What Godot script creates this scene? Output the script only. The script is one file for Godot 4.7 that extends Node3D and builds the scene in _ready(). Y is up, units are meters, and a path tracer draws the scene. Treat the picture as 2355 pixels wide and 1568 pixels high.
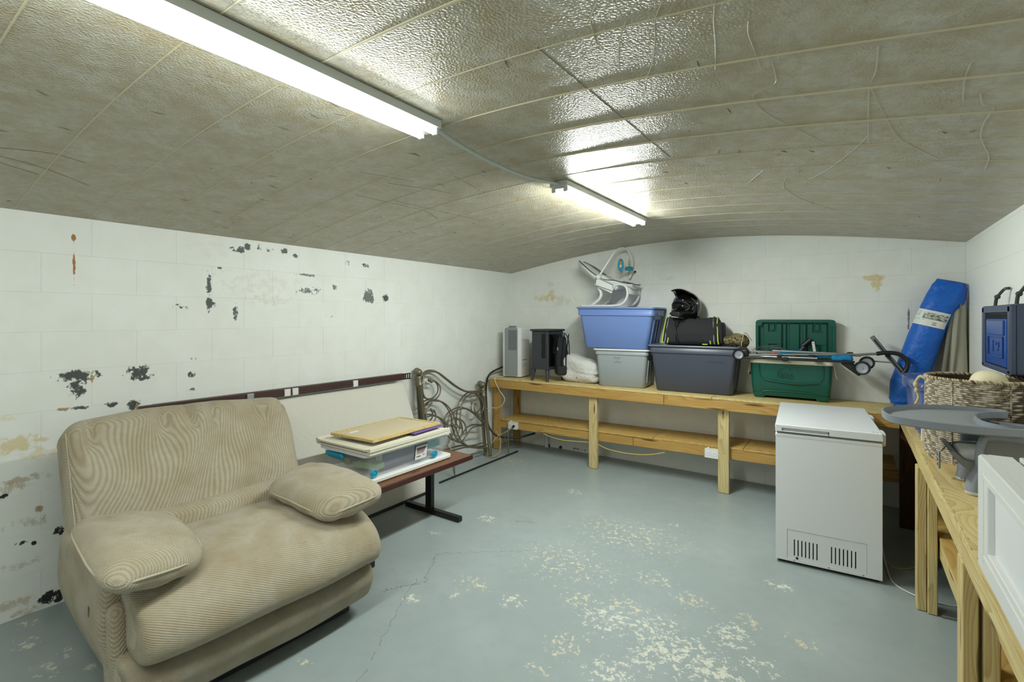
extends Node3D
# A painted block basement under a shallow concrete vault: benches with stored things, a recliner, a freezer.
# Axes: x runs along the far wall from its left corner, z from the far wall towards the viewer, metres.

const ROOM_W := 4.106
const ROOM_L := 6.6
const COURSE := 0.2032
const BENCH := 0.818
var M := {}
var rng := RandomNumberGenerator.new()
var taken := {}


func _ready() -> void:
	rng.seed = 7
	# camera
	var cam := Camera3D.new()
	cam.name = "camera"
	var f := 1121.364
	cam.projection = Camera3D.PROJECTION_FRUSTUM
	cam.near = 0.05
	cam.far = 60.0
	cam.size = 0.05 * 1568.0 / f
	cam.frustum_offset = Vector2(0, 0.05 * (729.75 - 784.0) / f)
	cam.position = Vector3(3.4047, 1.497, 4.8845)
	cam.rotation.y = 0.60724
	add_child(cam)
	cam.current = true
	# surroundings: a closed cellar, so the sky gives next to nothing
	var we := WorldEnvironment.new()
	we.name = "world_environment"
	var env := Environment.new()
	env.background_mode = Environment.BG_COLOR
	env.background_color = Color(0.02, 0.02, 0.02)
	env.tonemap_mode = Environment.TONE_MAPPER_LINEAR
	env.tonemap_exposure = 2.2
	env.sdfgi_enabled = true
	env.ssao_enabled = true
	env.ssil_enabled = true
	we.environment = env
	add_child(we)
	make_materials()
	strip_light(Vector3(2.055, 0, 4.73), 2.44, "twin-tube strip light nearest the viewer, running off the frame's top edge", true, 0.68)
	strip_light(Vector3(2.07, 0, 1.88), 1.24, "twin-tube strip light farther from the viewer, towards the back wall", false, 2.0)
	build_shell()
	build_back_bench()
	build_side_bench()
	build_recliner()
	build_left_side()
	build_freezer()
	build_back_things()
	build_side_things()
	build_cords()


# ---------------------------------------------------------------- scene tree helpers
func numbered(called: String) -> String:
	var n: int = taken.get(called, -1) + 1
	taken[called] = n
	return called if n == 0 else "%s_%03d" % [called, n]


func tag(o: Node, label: String, category: String, group := "") -> Node:
	o.set_meta("label", label)
	o.set_meta("category", category)
	if group != "":
		o.set_meta("group", group)
	return o


func thing(called: String, label: String, category: String, at := Vector3.ZERO, turn := 0.0, group := "") -> Node3D:
	var o := Node3D.new()
	o.name = numbered(called)
	add_child(o, true)
	o.position = at
	o.rotation.y = turn
	tag(o, label, category, group)
	return o


func part(called: String, st: SurfaceTool, m: Material, parent: Node = null, at := Vector3.ZERO, rot := Vector3.ZERO) -> MeshInstance3D:
	return part_mesh(called, st.commit(), m, parent, at, rot)


func part_mesh(called: String, me: Mesh, m: Material, parent: Node = null, at := Vector3.ZERO, rot := Vector3.ZERO) -> MeshInstance3D:
	var o := MeshInstance3D.new()
	o.mesh = me
	o.material_override = m
	o.cast_shadow = GeometryInstance3D.SHADOW_CASTING_SETTING_ON
	if parent == null:
		o.name = numbered(called)
		add_child(o, true)
	else:
		o.name = called
		parent.add_child(o, true)
	o.position = at
	o.rotation = rot
	return o


func struct(called: String, st: SurfaceTool, m: Material) -> MeshInstance3D:
	var o := part(called, st, m)
	o.set_meta("kind", "structure")
	return o


# ---------------------------------------------------------------- mesh helpers
func S() -> SurfaceTool:
	var st := SurfaceTool.new()
	st.begin(Mesh.PRIMITIVE_TRIANGLES)
	return st


func tri(st: SurfaceTool, a: Vector3, b: Vector3, c: Vector3, na: Vector3, nb: Vector3, nc: Vector3, ua := Vector2.ZERO, ub := Vector2.ZERO, uc := Vector2.ZERO) -> void:
	if (b - a).cross(c - a).dot(na + nb + nc) > 0.0:
		var t := b
		b = c
		c = t
		var tn := nb
		nb = nc
		nc = tn
		var tu := ub
		ub = uc
		uc = tu
	st.set_normal(na)
	st.set_uv(ua)
	st.add_vertex(a)
	st.set_normal(nb)
	st.set_uv(ub)
	st.add_vertex(b)
	st.set_normal(nc)
	st.set_uv(uc)
	st.add_vertex(c)


func quad(st: SurfaceTool, a: Vector3, b: Vector3, c: Vector3, d: Vector3, n: Vector3, us := [Vector2(0, 0), Vector2(1, 0), Vector2(1, 1), Vector2(0, 1)]) -> void:
	tri(st, a, b, c, n, n, n, us[0], us[1], us[2])
	tri(st, a, c, d, n, n, n, us[0], us[2], us[3])


# box with chamfered, softly shaded edges; the texture's u runs along the longest side, in metres
func box(st: SurfaceTool, c: Vector3, size: Vector3, bev := 0.003, xf := Transform3D(), uvo := Vector2.ZERO) -> void:
	var h := size * 0.5
	bev = minf(bev, minf(h.x, minf(h.y, h.z)) * 0.9)
	var long := 0 if size.x >= size.y and size.x >= size.z else (1 if size.y >= size.z else 2)
	var V := {}
	var N := {}
	for sx in [-1, 1]:
		for sy in [-1, 1]:
			for sz in [-1, 1]:
				for ax in 3:
					var s := Vector3(sx, sy, sz)
					var p := Vector3(s.x * (h.x - bev), s.y * (h.y - bev), s.z * (h.z - bev))
					p[ax] = s[ax] * h[ax]
					V[[sx, sy, sz, ax]] = p
					var n := Vector3.ZERO
					n[ax] = s[ax]
					N[[sx, sy, sz, ax]] = n
	var emit := func(keys: Array) -> void:
		var ax: int = keys[0][3]
		var u := []
		var pts := []
		var ns := []
		for k in keys:
			var p: Vector3 = V[k]
			var across := 0.0
			var along := p[long]
			if ax == long:
				along = p[(long + 1) % 3]
				across = p[(long + 2) % 3]
			else:
				across = p[3 - long - ax] + ax * 0.11
			u.append(Vector2(along, across) + uvo)
			pts.append(xf * (c + p))
			ns.append((xf.basis * N[k]).normalized())
		tri(st, pts[0], pts[1], pts[2], ns[0], ns[1], ns[2], u[0], u[1], u[2])
		if pts.size() == 4:
			tri(st, pts[0], pts[2], pts[3], ns[0], ns[2], ns[3], u[0], u[2], u[3])
	for ax in 3:
		var b := (ax + 1) % 3
		var d := (ax + 2) % 3
		for s in [-1, 1]:
			var ks := []
			for q in [[-1, -1], [1, -1], [1, 1], [-1, 1]]:
				var k := [0, 0, 0, ax]
				k[ax] = s
				k[b] = q[0]
				k[d] = q[1]
				ks.append(k)
			emit.call(ks)
		for q in [[-1, -1], [1, -1], [1, 1], [-1, 1]]:   # the edges along ax
			var ks := []
			for e in [[-1, b], [1, b], [1, d], [-1, d]]:
				var k := [0, 0, 0, e[1]]
				k[ax] = e[0]
				k[b] = q[0]
				k[d] = q[1]
				ks.append(k)
			emit.call(ks)
	for sx in [-1, 1]:
		for sy in [-1, 1]:
			for sz in [-1, 1]:
				emit.call([[sx, sy, sz, 0], [sx, sy, sz, 1], [sx, sy, sz, 2]])


func boxed(c: Vector3, size: Vector3, bev := 0.003, xf := Transform3D()) -> SurfaceTool:
	var st := S()
	box(st, c, size, bev, xf, Vector2(rng.randf() * 2.0, rng.randf()))
	return st


# swept round (or oval) tube
func tube(st: SurfaceTool, pts: Array, r: Variant, sides := 8, closed := false, flat := 1.0) -> void:
	var n := pts.size()
	var rings := []
	var norms := []
	var ref := Vector3.ZERO
	var run := 0.0
	var runs := []
	for i in n:
		var a: Vector3 = pts[(i - 1 + n) % n] if closed or i > 0 else pts[i]
		var b: Vector3 = pts[(i + 1) % n] if closed or i < n - 1 else pts[i]
		var t := (b - a).normalized()
		if ref == Vector3.ZERO:
			ref = Vector3.UP if absf(t.y) < 0.9 else Vector3.RIGHT
		ref = (ref - t * ref.dot(t)).normalized()
		var bi := t.cross(ref).normalized()
		var rad: float = r[i] if r is Array else r
		var ring := []
		var nn := []
		for k in sides:
			var an := TAU * k / sides
			var dv := ref * cos(an) + bi * sin(an)
			ring.append(pts[i] + ref * cos(an) * rad * flat + bi * sin(an) * rad)
			nn.append((ref * cos(an) + bi * sin(an) * flat).normalized())
		rings.append(ring)
		norms.append(nn)
		if i > 0:
			run += (pts[i] - pts[i - 1]).length()
		runs.append(run)
	for i in (n if closed else n - 1):
		var j := (i + 1) % n
		for k in sides:
			var l := (k + 1) % sides
			var u0: float = runs[i]
			var u1: float = runs[j] if j > i else runs[i] + 0.01
			var v0 := float(k) / sides
			var v1 := float(k + 1) / sides
			tri(st, rings[i][k], rings[j][k], rings[j][l], norms[i][k], norms[j][k], norms[j][l], Vector2(u0, v0), Vector2(u1, v0), Vector2(u1, v1))
			tri(st, rings[i][k], rings[j][l], rings[i][l], norms[i][k], norms[j][l], norms[i][l], Vector2(u0, v0), Vector2(u1, v1), Vector2(u0, v1))
	if not closed:
		for e in [0, n - 1]:
			var t: Vector3 = (pts[1] - pts[0]).normalized() * -1.0 if e == 0 else (pts[n - 1] - pts[n - 2]).normalized()
			for k in range(1, sides - 1):
				tri(st, rings[e][0], rings[e][k], rings[e][k + 1], t, t, t)


func tubed(pts: Array, r: Variant, sides := 8, closed := false, flat := 1.0) -> SurfaceTool:
	var st := S()
	tube(st, pts, r, sides, closed, flat)
	return st


# smooth curve through a few points
func curve(ps: Array, per := 8, closed := false) -> Array:
	var out := []
	var n := ps.size()
	for i in (n if closed else n - 1):
		var p0: Vector3 = ps[(i - 1 + n) % n] if closed or i > 0 else ps[i]
		var p1: Vector3 = ps[i]
		var p2: Vector3 = ps[(i + 1) % n]
		var p3: Vector3 = ps[(i + 2) % n] if closed or i < n - 2 else ps[(i + 1) % n]
		for k in per:
			out.append(p1.cubic_interpolate(p2, p0, p3, float(k) / per))
	if not closed:
		out.append(ps[n - 1])
	return out


# turned shape round the y axis: profile of (radius, height)
func lathe(st: SurfaceTool, prof: Array, segs := 20, xf := Transform3D()) -> void:
	for i in prof.size() - 1:
		var a: Vector2 = prof[i]
		var b: Vector2 = prof[i + 1]
		var t := b - a
		if t.length() < 1e-6:
			continue
		var na := Vector2(t.y, -t.x).normalized()
		var n0 := na
		var n1 := na
		if i > 0:
			var t0: Vector2 = a - prof[i - 1]
			var m0 := Vector2(t0.y, -t0.x).normalized()
			if m0.dot(na) > 0.6:
				n0 = (m0 + na).normalized()
		if i < prof.size() - 2:
			var t1: Vector2 = prof[i + 2] - b
			var m1 := Vector2(t1.y, -t1.x).normalized()
			if m1.dot(na) > 0.6:
				n1 = (m1 + na).normalized()
		for k in segs:
			var c0 := Vector2(cos(TAU * k / segs), sin(TAU * k / segs))
			var c1 := Vector2(cos(TAU * (k + 1) / segs), sin(TAU * (k + 1) / segs))
			var P := [Vector3(a.x * c0.x, a.y, a.x * c0.y), Vector3(a.x * c1.x, a.y, a.x * c1.y), Vector3(b.x * c1.x, b.y, b.x * c1.y), Vector3(b.x * c0.x, b.y, b.x * c0.y)]
			var Q := [Vector3(n0.x * c0.x, n0.y, n0.x * c0.y), Vector3(n0.x * c1.x, n0.y, n0.x * c1.y), Vector3(n1.x * c1.x, n1.y, n1.x * c1.y), Vector3(n1.x * c0.x, n1.y, n1.x * c0.y)]
			for j in 4:
				P[j] = xf * P[j]
				Q[j] = (xf.basis * Q[j]).normalized()
			var u0 := float(k) / segs
			var u1 := float(k + 1) / segs
			if a.x > 1e-6:
				tri(st, P[0], P[1], P[2], Q[0], Q[1], Q[2], Vector2(u0, a.y), Vector2(u1, a.y), Vector2(u1, b.y))
			if b.x > 1e-6:
				tri(st, P[0], P[2], P[3], Q[0], Q[2], Q[3], Vector2(u0, a.y), Vector2(u1, b.y), Vector2(u0, b.y))


func lathed(prof: Array, segs := 20, xf := Transform3D()) -> SurfaceTool:
	var st := S()
	lathe(st, prof, segs, xf)
	return st


# extruded outline in the xy plane, from z = 0 to z = depth, with a chamfer
func prism(st: SurfaceTool, poly: PackedVector2Array, depth: float, bev := 0.0, xf := Transform3D(), uvs := 1.0) -> void:
	if Geometry2D.is_polygon_clockwise(poly):
		poly.reverse()
	var inner := poly
	if bev > 0.0:
		var off := Geometry2D.offset_polygon(poly, -bev, Geometry2D.JOIN_MITER)
		if off.size() == 1 and off[0].size() == poly.size():
			inner = off[0]
			if Geometry2D.is_polygon_clockwise(inner):
				inner.reverse()
			# line the two rings up
			var best := 0
			for i in inner.size():
				if inner[i].distance_squared_to(poly[0]) < inner[best].distance_squared_to(poly[0]):
					best = i
			var turned := PackedVector2Array()
			for i in inner.size():
				turned.append(inner[(i + best) % inner.size()])
			inner = turned
		else:
			bev = 0.0
	var ids := Geometry2D.triangulate_polygon(inner)
	var up := (xf.basis * Vector3(0, 0, 1)).normalized()
	for i in range(0, ids.size(), 3):
		var a := inner[ids[i]]
		var b := inner[ids[i + 1]]
		var c := inner[ids[i + 2]]
		for e in [[depth, up], [0.0, -up]]:
			var z: float = e[0]
			var n: Vector3 = e[1]
			tri(st, xf * Vector3(a.x, a.y, z), xf * Vector3(b.x, b.y, z), xf * Vector3(c.x, c.y, z), n, n, n, a * uvs, b * uvs, c * uvs)
	var m := poly.size()
	for i in m:
		var j := (i + 1) % m
		var e := poly[j] - poly[i]
		var n := (xf.basis * Vector3(e.y, -e.x, 0)).normalized()
		var o0 := poly[i]
		var o1 := poly[j]
		var i0 := inner[i]
		var i1 := inner[j]
		quad(st, xf * Vector3(o0.x, o0.y, bev), xf * Vector3(o1.x, o1.y, bev), xf * Vector3(o1.x, o1.y, depth - bev), xf * Vector3(o0.x, o0.y, depth - bev), n, [o0 * uvs, o1 * uvs, o1 * uvs + Vector2(0, depth), o0 * uvs + Vector2(0, depth)])
		if bev > 0.0:
			for s in [1, 0]:
				var z0 := depth - bev if s else bev
				var z1 := depth if s else 0.0
				var fn := up if s else -up
				tri(st, xf * Vector3(o0.x, o0.y, z0), xf * Vector3(o1.x, o1.y, z0), xf * Vector3(i1.x, i1.y, z1), n, n, fn, o0 * uvs, o1 * uvs, i1 * uvs)
				tri(st, xf * Vector3(o0.x, o0.y, z0), xf * Vector3(i1.x, i1.y, z1), xf * Vector3(i0.x, i0.y, z1), n, fn, fn, o0 * uvs, i1 * uvs, i0 * uvs)


func prismed(poly: PackedVector2Array, depth: float, bev := 0.0, xf := Transform3D()) -> SurfaceTool:
	var st := S()
	prism(st, poly, depth, bev, xf)
	return st


func rrect(w: float, d: float, r: float, per := 5) -> PackedVector2Array:
	var out := PackedVector2Array()
	r = minf(r, minf(w, d) * 0.49)
	for q in 4:
		var c := Vector2((w * 0.5 - r) * [1, -1, -1, 1][q], (d * 0.5 - r) * [1, 1, -1, -1][q])
		for k in per + 1:
			var an := PI * 0.5 * (q + float(k) / per)
			out.append(c + Vector2(cos(an), sin(an)) * r)
	return out


# skin over a stack of rings (each a list of Vector3 with equal counts); bands in creases keep their edge
func loft(rings: Array, crease := [], cap0 := true, cap1 := true, round_u := 1.0, vs := []) -> SurfaceTool:
	var st := S()
	var grp := 0
	for i in rings.size() - 1:
		if i in crease:
			grp += 1
		st.set_smooth_group(grp)
		var A: Array = rings[i]
		var B: Array = rings[i + 1]
		var m := A.size()
		for k in m:
			var l := (k + 1) % m
			var u0 := float(k) / m * round_u
			var u1 := float(k + 1) / m * round_u
			var v0: float = vs[i] if vs else float(i) / rings.size()
			var v1: float = vs[i + 1] if vs else float(i + 1) / rings.size()
			for t in [[A[k], B[l], B[k], Vector2(u0, v0), Vector2(u1, v1), Vector2(u0, v1)], [A[k], A[l], B[l], Vector2(u0, v0), Vector2(u1, v0), Vector2(u1, v1)]]:
				for q in 3:
					st.set_uv(t[3 + q])
					st.add_vertex(t[q])
	for e in [0, 1]:
		if (e == 0 and not cap0) or (e == 1 and not cap1):
			continue
		st.set_smooth_group(50 + e)
		var R: Array = rings[0] if e == 0 else rings[rings.size() - 1]
		var mid := Vector3.ZERO
		for p in R:
			mid += p
		mid /= R.size()
		for k in R.size():
			var l := (k + 1) % R.size()
			var ps := [mid, R[l], R[k]] if e == 0 else [mid, R[k], R[l]]
			for p in ps:
				st.set_uv(Vector2(p.x, p.z))
				st.add_vertex(p)
	st.generate_normals()
	return st


# outline rings at heights: specs are [y, width, depth, corner radius, x shift, z shift]
func rings_of(specs: Array, per := 5) -> Array:
	var out := []
	for s in specs:
		var ring := []
		var pl := rrect(s[1], s[2], s[3], per)
		for i in pl.size():
			var p := pl[pl.size() - 1 - i]
			ring.append(Vector3(p.x + (s[4] if s.size() > 4 else 0.0), s[0], p.y + (s[5] if s.size() > 5 else 0.0)))
		out.append(ring)
	return out


# a plump rounded box, then bent by a function: cushions, bags, soft things
func blob(size: Vector3, r: float, n: int, bend: Callable) -> SurfaceTool:
	var h := size * 0.5
	var st := S()
	st.set_smooth_group(0)
	var ts := [[], [], []]
	var c := maxi(3, n / 4)
	for ax in 3:
		var flat := h[ax] - r
		for k in c:
			ts[ax].append([-flat, tan(-PI / 4 * (1.0 - float(k) / c))])
		for k in n + 1:
			ts[ax].append([lerpf(-flat, flat, float(k) / n), 0.0])
		for k in c:
			ts[ax].append([flat, tan(PI / 4 * float(k + 1) / c)])
	for ax in 3:
		var b := (ax + 1) % 3
		var d := (ax + 2) % 3
		for s in [-1.0, 1.0]:
			var grid := []
			for tb in ts[b]:
				var row := []
				for td in ts[d]:
					var inner := Vector3.ZERO
					inner[ax] = s * (h[ax] - r)
					inner[b] = tb[0]
					inner[d] = td[0]
					var dir := Vector3.ZERO
					dir[ax] = s
					dir[b] = tb[1]
					dir[d] = td[1]
					var p: Vector3 = bend.call(inner + dir.normalized() * r)
					row.append((p * 1e5).round() / 1e5)
				grid.append(row)
			for i in grid.size() - 1:
				for j in grid[i].size() - 1:
					var q := [grid[i][j], grid[i + 1][j], grid[i + 1][j + 1], grid[i][j + 1]]
					var order := [0, 2, 1, 0, 3, 2] if s > 0 else [0, 1, 2, 0, 2, 3]
					for k in order:
						st.set_uv(Vector2(q[k].z + 0.7 * q[k].x, q[k].y + q[k].x))
						st.add_vertex(q[k])
	st.generate_normals()
	return st


func same(p: Vector3) -> Vector3:
	return p


func add_to(st: SurfaceTool, other: SurfaceTool, xf := Transform3D()) -> void:
	st.append_from(other.commit(), 0, xf)


func rot(axis: Vector3, deg: float, at := Vector3.ZERO) -> Transform3D:
	return Transform3D(Basis(axis, deg_to_rad(deg)), at)


func letters(text: String, size: float, depth: float, font := "Droid Sans") -> Mesh:
	var t := TextMesh.new()
	t.text = text
	var sf := SystemFont.new()
	sf.font_names = PackedStringArray([font])
	t.font = sf
	t.font_size = 48
	t.pixel_size = size / 48.0
	t.depth = depth
	t.curve_step = 2.0
	return t


# height of the vault's underside over x
func arch(x: float) -> float:
	var t := x - ROOM_W * 0.5
	return 2.25732 + t * (0.0062909 + t * (-0.0610681 + t * (-0.000200247 + t * 0.00245862)))


# ---------------------------------------------------------------- textures and materials
func noise(freq: float, sd: int, octaves := 3, kind := FastNoiseLite.TYPE_SIMPLEX_SMOOTH) -> FastNoiseLite:
	var n := FastNoiseLite.new()
	n.noise_type = kind
	n.frequency = freq
	n.seed = sd
	n.fractal_octaves = octaves
	return n


func grey(n: FastNoiseLite, w: int, h: int, seamless := false) -> PackedByteArray:
	var im := n.get_seamless_image(w, h) if seamless else n.get_image(w, h)
	im.convert(Image.FORMAT_L8)
	return im.get_data()


func as_tex(d: PackedByteArray, w: int, h: int, fmt := Image.FORMAT_RGB8) -> ImageTexture:
	return ImageTexture.create_from_image(Image.create_from_data(w, h, false, fmt, d))


# a flat colour broken up by layers of noise: each layer is [bytes, colour, strength]
func paint(w: int, h: int, base: Color, layers: Array) -> PackedByteArray:
	var d := PackedByteArray()
	d.resize(w * h * 3)
	var L := layers.size()
	for i in w * h:
		var r := base.r
		var g := base.g
		var b := base.b
		for l in L:
			var t: float = (layers[l][0][i] - 100) * 0.0065 * layers[l][2]
			if t > 0.0:
				var c: Color = layers[l][1]
				r += (c.r - r) * t
				g += (c.g - g) * t
				b += (c.b - b) * t
		d[i * 3] = int(clampf(r, 0, 1) * 255)
		d[i * 3 + 1] = int(clampf(g, 0, 1) * 255)
		d[i * 3 + 2] = int(clampf(b, 0, 1) * 255)
	return d


# a worn or stained spot: centre and radii in pixels, ragged by noise
func spot(d: PackedByteArray, w: int, h: int, c: Vector2, r: Vector2, col: Color, dens: float, n: FastNoiseLite, soft := 0.0) -> void:
	for y in range(maxi(0, int(c.y - r.y * 1.3)), mini(h, int(c.y + r.y * 1.3) + 1)):
		for x in range(maxi(0, int(c.x - r.x * 1.3)), mini(w, int(c.x + r.x * 1.3) + 1)):
			var q := Vector2((x - c.x) / r.x, (y - c.y) / r.y).length_squared()
			if q > 1.7:
				continue
			var v := n.get_noise_2d(x, y) * 1.25 + dens * 0.9 - 0.28 - q * 0.75
			var t := clampf(v * 7.0, 0.0, 1.0) if soft == 0.0 else clampf((v + 0.25) * 2.0, 0.0, 1.0) * soft
			if t <= 0.0:
				continue
			var i := (y * w + x) * 3
			d[i] = int(lerpf(d[i], col.r * 255, t))
			d[i + 1] = int(lerpf(d[i + 1], col.g * 255, t))
			d[i + 2] = int(lerpf(d[i + 2], col.b * 255, t))


func mat(c: Color, rough := 0.6, metal := 0.0) -> StandardMaterial3D:
	var m := StandardMaterial3D.new()
	m.albedo_color = c
	m.roughness = rough
	m.metallic = metal
	return m


func rgb(r: int, g: int, b: int) -> Color:
	return Color(r / 255.0, g / 255.0, b / 255.0)


# lumber: growth rings running along u
func lumber(w: int, h: int, lines: float, warp: float, knots: int, sd: int, pale: Color, dark: Color) -> ImageTexture:
	var r := RandomNumberGenerator.new()
	r.seed = sd
	var big := noise(1.0, sd, 2)
	var fine := noise(1.0, sd + 1, 3)
	var ks := []
	for k in knots:
		ks.append(Vector2(r.randf() * w, (0.15 + 0.7 * r.randf()) * h))
	var d := PackedByteArray()
	d.resize(w * h * 3)
	for y in h:
		for x in w:
			var u := float(x) / w
			var v := float(y) / h
			var g := v * lines + big.get_noise_2d(u * 2.2, v * 1.6) * warp
			var kd := 0.0
			for k in ks:
				var q := Vector2((x - k.x) * 0.35, y - k.y).length() / h
				if q < 0.45:
					g += (0.45 - q) * 5.0 * (0.45 - q)
					kd = maxf(kd, 1.0 - q * 14.0)
			var fr := g - floorf(g)
			var band := pow(fr, 2.2) * (1.0 - smoothstep(0.9, 1.0, fr))
			var t := band * 0.75 + 0.16 * fine.get_noise_2d(u * 14.0, v * 90.0) + 0.25 * big.get_noise_2d(u * 3.0 + 9.0, v * 2.0)
			t = clampf(t + 0.12 + kd, 0.0, 1.0)
			var c := pale.lerp(dark, t)
			if kd > 0.3:
				c = c.darkened(0.5 * kd)
			var i := (y * w + x) * 3
			d[i] = int(c.r * 255)
			d[i + 1] = int(c.g * 255)
			d[i + 2] = int(c.b * 255)
	return as_tex(d, w, h)


func wood(tex: Texture2D, tint: Color, scale: Vector2, rough := 0.62) -> StandardMaterial3D:
	var m := mat(tint, rough)
	m.albedo_texture = tex
	m.uv1_scale = Vector3(1.0 / scale.x, 1.0 / scale.y, 1)
	return m


func make_materials() -> void:
	# painted block walls with peeling, mould and seepage where the photograph shows them
	var ragged := noise(0.035, 3, 5)
	ragged.fractal_gain = 0.72
	ragged.fractal_lacunarity = 2.3
	var white := rgb(228, 230, 225)
	var lw := 1920
	var lh := 840
	var soft1 := grey(noise(0.004, 5, 4), lw, lh)
	var left := paint(lw, lh, white, [[soft1, rgb(234, 236, 232), 0.8], [grey(noise(0.012, 8, 3), lw, lh), rgb(220, 219, 210), 0.35]])
	left_spots(left, lw, lh, ragged)
	M.wall_left = mat(Color.WHITE, 0.5)
	M.wall_left.albedo_texture = as_tex(left, lw, lh)
	var bw := 1368
	var bh := 768
	var back := paint(bw, bh, white, [[grey(noise(0.004, 15, 4), bw, bh), rgb(232, 229, 216), 0.5], [grey(noise(0.015, 18, 3), bw, bh), rgb(242, 243, 238), 0.4]])
	back_spots(back, bw, bh, ragged)
	M.wall_back = mat(Color.WHITE, 0.5)
	M.wall_back.albedo_texture = as_tex(back, bw, bh)
	M.wall_plain = mat(rgb(237, 239, 234), 0.5)
	var bumpy := as_tex(grey(noise(0.06, 21, 4), 512, 512, true), 512, 512, Image.FORMAT_L8)
	for k in ["wall_left", "wall_back", "wall_plain"]:
		M[k].heightmap_enabled = true
		M[k].heightmap_texture = bumpy
		M[k].heightmap_scale = 0.06
	M.mortar = mat(rgb(232, 233, 226), 0.6)
	# painted concrete floor, worn through in patches
	var fw := 1640
	var fh := 2048
	var fl := paint(fw, fh, rgb(148, 159, 159), [[grey(noise(0.003, 31, 4), fw, fh), rgb(158, 168, 168), 0.9], [grey(noise(0.02, 33, 3), fw, fh), rgb(142, 152, 153), 0.5]])
	floor_spots(fl, fw, fh)
	M.floor = mat(Color.WHITE, 0.34)
	M.floor.albedo_texture = as_tex(fl, fw, fh)
	# sealed, board-marked concrete vault
	var cs := 1024
	var ct := paint(cs, cs, rgb(176, 170, 152), [[grey(noise(0.006, 41, 4), cs, cs, true), rgb(190, 187, 174), 0.8], [grey(noise(0.03, 43, 4), cs, cs, true), rgb(150, 142, 120), 0.6], [grey(noise(0.009, 44, 4), cs, cs, true), rgb(162, 148, 118), 0.9]])
	M.ceiling = mat(Color.WHITE, 0.3)
	M.ceiling.albedo_texture = as_tex(ct, cs, cs)
	M.ceiling.uv1_scale = Vector3(1.0 / 1.4, 1.0 / 1.4, 1)
	var lump := grey(noise(0.13, 45, 3), cs, cs, true)
	M.ceiling.heightmap_enabled = true
	M.ceiling.heightmap_texture = as_tex(lump, cs, cs, Image.FORMAT_L8)
	M.ceiling.heightmap_scale = 0.24
	M.ceiling.metallic_specular = 0.4
	M.seam = mat(rgb(186, 176, 146), 0.4)
	M.drip = mat(rgb(176, 168, 146), 0.35)
	M.crack = mat(rgb(84, 76, 62), 0.6)
	# timber
	var t1 := lumber(1024, 256, 9.0, 2.6, 4, 51, rgb(224, 209, 164), rgb(180, 150, 98))
	var t2 := lumber(1024, 512, 7.0, 5.0, 0, 57, rgb(226, 213, 170), rgb(194, 168, 116))
	M.post = wood(t1, rgb(238, 236, 222), Vector2(1.6, 0.17))
	M.fascia = wood(t1, rgb(216, 188, 136), Vector2(2.2, 0.2))
	M.shelf = wood(t2, rgb(224, 200, 150), Vector2(2.2, 0.6))
	M.ply = wood(t2, rgb(240, 232, 208), Vector2(1.8, 0.55))
	M.side_wood = wood(t1, rgb(240, 236, 216), Vector2(1.8, 0.16))
	M.dark_wood = wood(t1, rgb(92, 62, 36), Vector2(1.6, 0.2))
	M.table_top = wood(t1, rgb(134, 98, 82), Vector2(1.2, 0.3), 0.35)
	M.table_edge = wood(t1, rgb(78, 26, 18), Vector2(0.5, 0.06), 0.35)
	M.birch = wood(t2, rgb(238, 228, 198), Vector2(1.0, 0.4), 0.5)
	M.green_mark = mat(rgb(138, 152, 124), 0.7)
	# upholstery
	var ws := 256
	var wv := PackedByteArray()
	wv.resize(ws * ws)
	for y in ws:
		for x in ws:
			var u := float(x) / ws
			var v := float(y) / ws
			var rib := 0.5 + 0.5 * cos(TAU * (4.0 * u + 4.0 * v))
			var brk := 0.5 + 0.5 * cos(TAU * (7.0 * u - 7.0 * v) + 1.5 * sin(TAU * (4.0 * u + 4.0 * v)))
			wv[y * ws + x] = int(255.0 * pow(rib, 0.7) * (0.52 + 0.48 * brk))
	var weave := as_tex(wv, ws, ws, Image.FORMAT_L8)
	var fs := 512
	var blotch := as_tex(paint(fs, fs, rgb(255, 255, 255), [[grey(noise(0.008, 61, 4), fs, fs, true), rgb(226, 214, 192), 1.0], [grey(noise(0.05, 62, 3), fs, fs, true), rgb(234, 226, 208), 0.6]]), fs, fs)
	var wc := PackedByteArray()
	wc.resize(ws * ws * 3)
	for i in ws * ws:
		var t := wv[i] / 255.0
		var c := rgb(160, 150, 130).lerp(rgb(194, 187, 169), t)
		wc[i * 3] = int(c.r * 255)
		wc[i * 3 + 1] = int(c.g * 255)
		wc[i * 3 + 2] = int(c.b * 255)
	M.chenille = mat(Color.WHITE, 0.95)
	M.chenille.albedo_texture = as_tex(wc, ws, ws)
	M.chenille.uv1_scale = Vector3.ONE / 0.066
	M.chenille.heightmap_enabled = true
	M.chenille.heightmap_texture = weave
	M.chenille.heightmap_scale = 0.2
	M.chenille.rim_enabled = true
	M.chenille.rim = 0.3
	M.chenille.rim_tint = 0.6
	M.chenille.detail_enabled = true
	M.chenille.detail_blend_mode = BaseMaterial3D.BLEND_MODE_MUL
	M.chenille.detail_albedo = blotch
	M.chenille.detail_uv_layer = BaseMaterial3D.DETAIL_UV_2
	M.chenille.uv2_triplanar = true
	M.chenille.uv2_scale = Vector3.ONE * 1.1
	M.piping = mat(rgb(184, 174, 150), 0.95)
	var clothy := as_tex(grey(noise(0.02, 65, 4), 512, 512, true), 512, 512, Image.FORMAT_L8)
	M.ticking = mat(rgb(208, 205, 194), 0.85)
	M.ticking.heightmap_enabled = true
	M.ticking.heightmap_texture = clothy
	M.ticking.uv1_triplanar = true
	M.ticking.uv1_scale = Vector3.ONE * 2.0
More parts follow.
